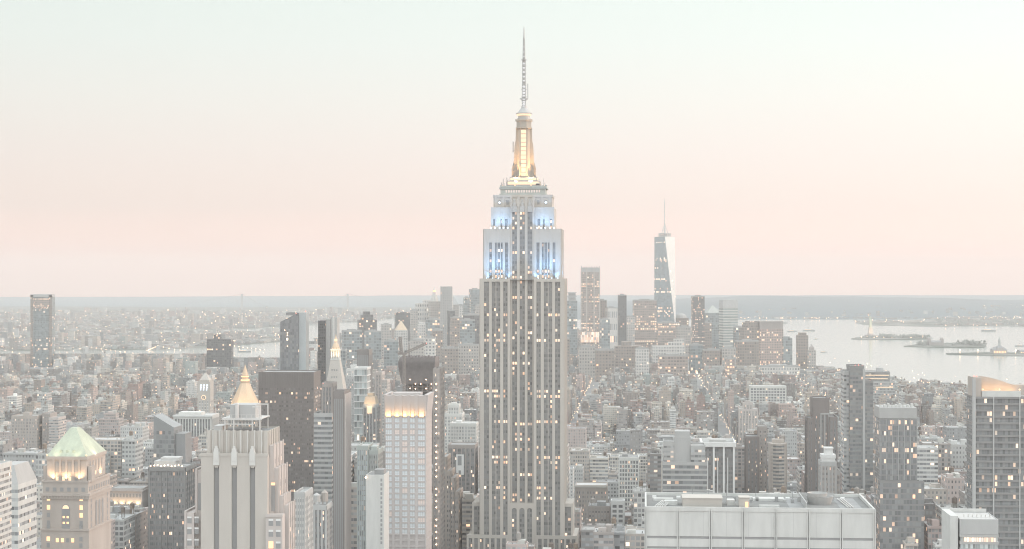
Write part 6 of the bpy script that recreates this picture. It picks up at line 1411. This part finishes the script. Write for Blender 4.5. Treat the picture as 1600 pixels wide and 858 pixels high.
# everything smaller, as one mass: the rest of the island and the far shore
big = MB()
def into(b, part_, o, rz, mi=None):
    c, s = math.cos(rz), math.sin(rz); n = len(b.v)
    b.v += [(o[0]+x*c-y*s, o[1]+x*s+y*c, z) for x, y, z in part_.v]; b.f += [tuple(i+n for i in f) for f in part_.f]; b.u += part_.u; b.m += part_.m if mi is None else [mi]*len(part_.f); b.c += part_.c
for k, q in enumerate(REST):
    wall, roof, bk, tk = shape(q, k+1000); o = (q['x']-q['dep']/2*SN, q['y']-q['dep']/2*CS)
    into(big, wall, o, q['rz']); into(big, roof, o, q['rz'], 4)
    if q['y'] < 4200: [into(big, x, o, q['rz'], 4) for x in bk]; into(big, tk, o, q['rz'], 4)
rf = random.Random(77)
def farbox(x, y, w, d, h, rz, col=None):
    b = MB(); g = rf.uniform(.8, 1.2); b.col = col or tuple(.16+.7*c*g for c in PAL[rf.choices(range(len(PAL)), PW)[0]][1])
    b.prism(rect(-w/2, w/2, -d/2, d/2), 0, h, 5, top=False, cell=(4, 4.5), off=(rf.randrange(9000), rf.randrange(900)))
    b.col = ROOF[rf.choices(range(4), RW)[0]][1]; b.face([(-w/2, -d/2, h), (w/2, -d/2, h), (w/2, d/2, h), (-w/2, d/2, h)], None, 4)
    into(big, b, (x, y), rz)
n = 0
while n < 7000:
    y = 5700+rf.random()**1.4*6700; px = rf.uniform(-60, 720); x = (px-800)/F*y
    if not inpoly(x, y, BROOKLYN) or not inpoly(x, y-40, BROOKLYN): continue
    t = rf.random(); n += 1
    farbox(x, y, rf.uniform(9, 34), rf.uniform(9, 24), rf.uniform(6, 15) if t < .95 else rf.uniform(18, 48), rf.uniform(-.5, .5))
for a, c, py, h in ((1150, 1600, 499, 9), (1340, 1460, 505, 8), (1465, 1640, 509, 10), (1470, 1600, 503, 12), (1340, 1450, 529, 4)):
    for k in range(int((c-a)*.35)):
        x, y = ground(rf.uniform(a, c), py-rf.random()*2.0); farbox(x, y, rf.uniform(15, 60), 20, rf.uniform(.5, 1.5)*h, 0)
for k in range(150):      # houses climbing the far hills
    px = rf.uniform(1110, 1610); y = rf.uniform(10600, 13500); x = (px-800)/F*y
    farbox(x, y, rf.uniform(10, 26), 14, rf.uniform(20, 50), 0)
tag(big.build('distant_city_blocks', CITYM+[M['city_far']], cols=True), 'thousands of small distant city blocks', None, None, 'stuff')
# small lamps over the streets and the far shore
lm = MB(); rl = random.Random(31)
def lampat(x, y, z, r): lm.lathe([(.05, z-r), (r, z), (.05, z+r)], x, y, 5)
for k in range(1300):
    y = 1800+rl.random()**.8*4600; px = rl.uniform(-10, 1610); x = (px-800)/F*y
    if inpoly(x, y, MANHATTAN): lampat(x, y, rl.uniform(12, 42) if y > 2300 else rl.uniform(20, 60), y*.00026*rl.uniform(.55, 1.2))
for k in range(420):
    y = 5800+rl.random()**1.4*6500; px = rl.uniform(-10, 700); x = (px-800)/F*y
    if inpoly(x, y, BROOKLYN): lampat(x, y, rl.uniform(8, 30), y*.00027*rl.uniform(.5, 1.3))
for a in range(-4, 5):            # along the avenues
    for k in range(150):
        u, v = -2550+245*(10+a)+229+rl.choice((-11, 11))+rl.uniform(-2, 2), 1500+k*24+rl.uniform(-4, 4); x, y = u*CS+v*SN, -u*SN+v*CS
        if inpoly(x, y, MANHATTAN): lampat(x, y, rl.choice((8, 8, 1.9)), y*.00026*rl.uniform(.6, 1.1))
for px0, px1, py, n in ((260, 305, 500, 14), (365, 400, 506, 9), (0, 60, 520, 12), (430, 470, 500, 14), (1150, 1330, 498, 45), (1335, 1450, 504, 16), (1465, 1600, 498, 55), (1470, 1600, 510, 8), (1345, 1450, 529.5, 10), (1350, 1600, 486, 20)):
    for k in range(n):
        px = rl.uniform(px0, px1); x, y = ground(px, py+rl.uniform(-2, 2)); z = 10 if py > 490 else 40; lampat(x, y, z, y*.00026*rl.uniform(.6, 1.2))
tag(lm.build('street_lights', M['lamp_dot']), 'scattered warm street lights across the city', None, None, 'stuff')

# ------------------------------------------------------------------ the air
hz_ = MB(); hz_.box(-9200, 9200, -2600, 21900, -2, 470, bot=True)
m = bpy.data.materials.new('haze'); m.use_nodes = True; nt = m.node_tree; nt.nodes.clear()
o = nt.nodes.new('ShaderNodeOutputMaterial'); v = nt.nodes.new('ShaderNodeVolumePrincipled'); nt.links.new(v.outputs[0], o.inputs['Volume'])
v.inputs['Density'].default_value = HAZE; v.inputs['Color'].default_value = (.965, .968, .962, 1); v.inputs['Anisotropy'].default_value = 0
hz = hz_.build('haze', m); hz['kind'] = 'stuff'
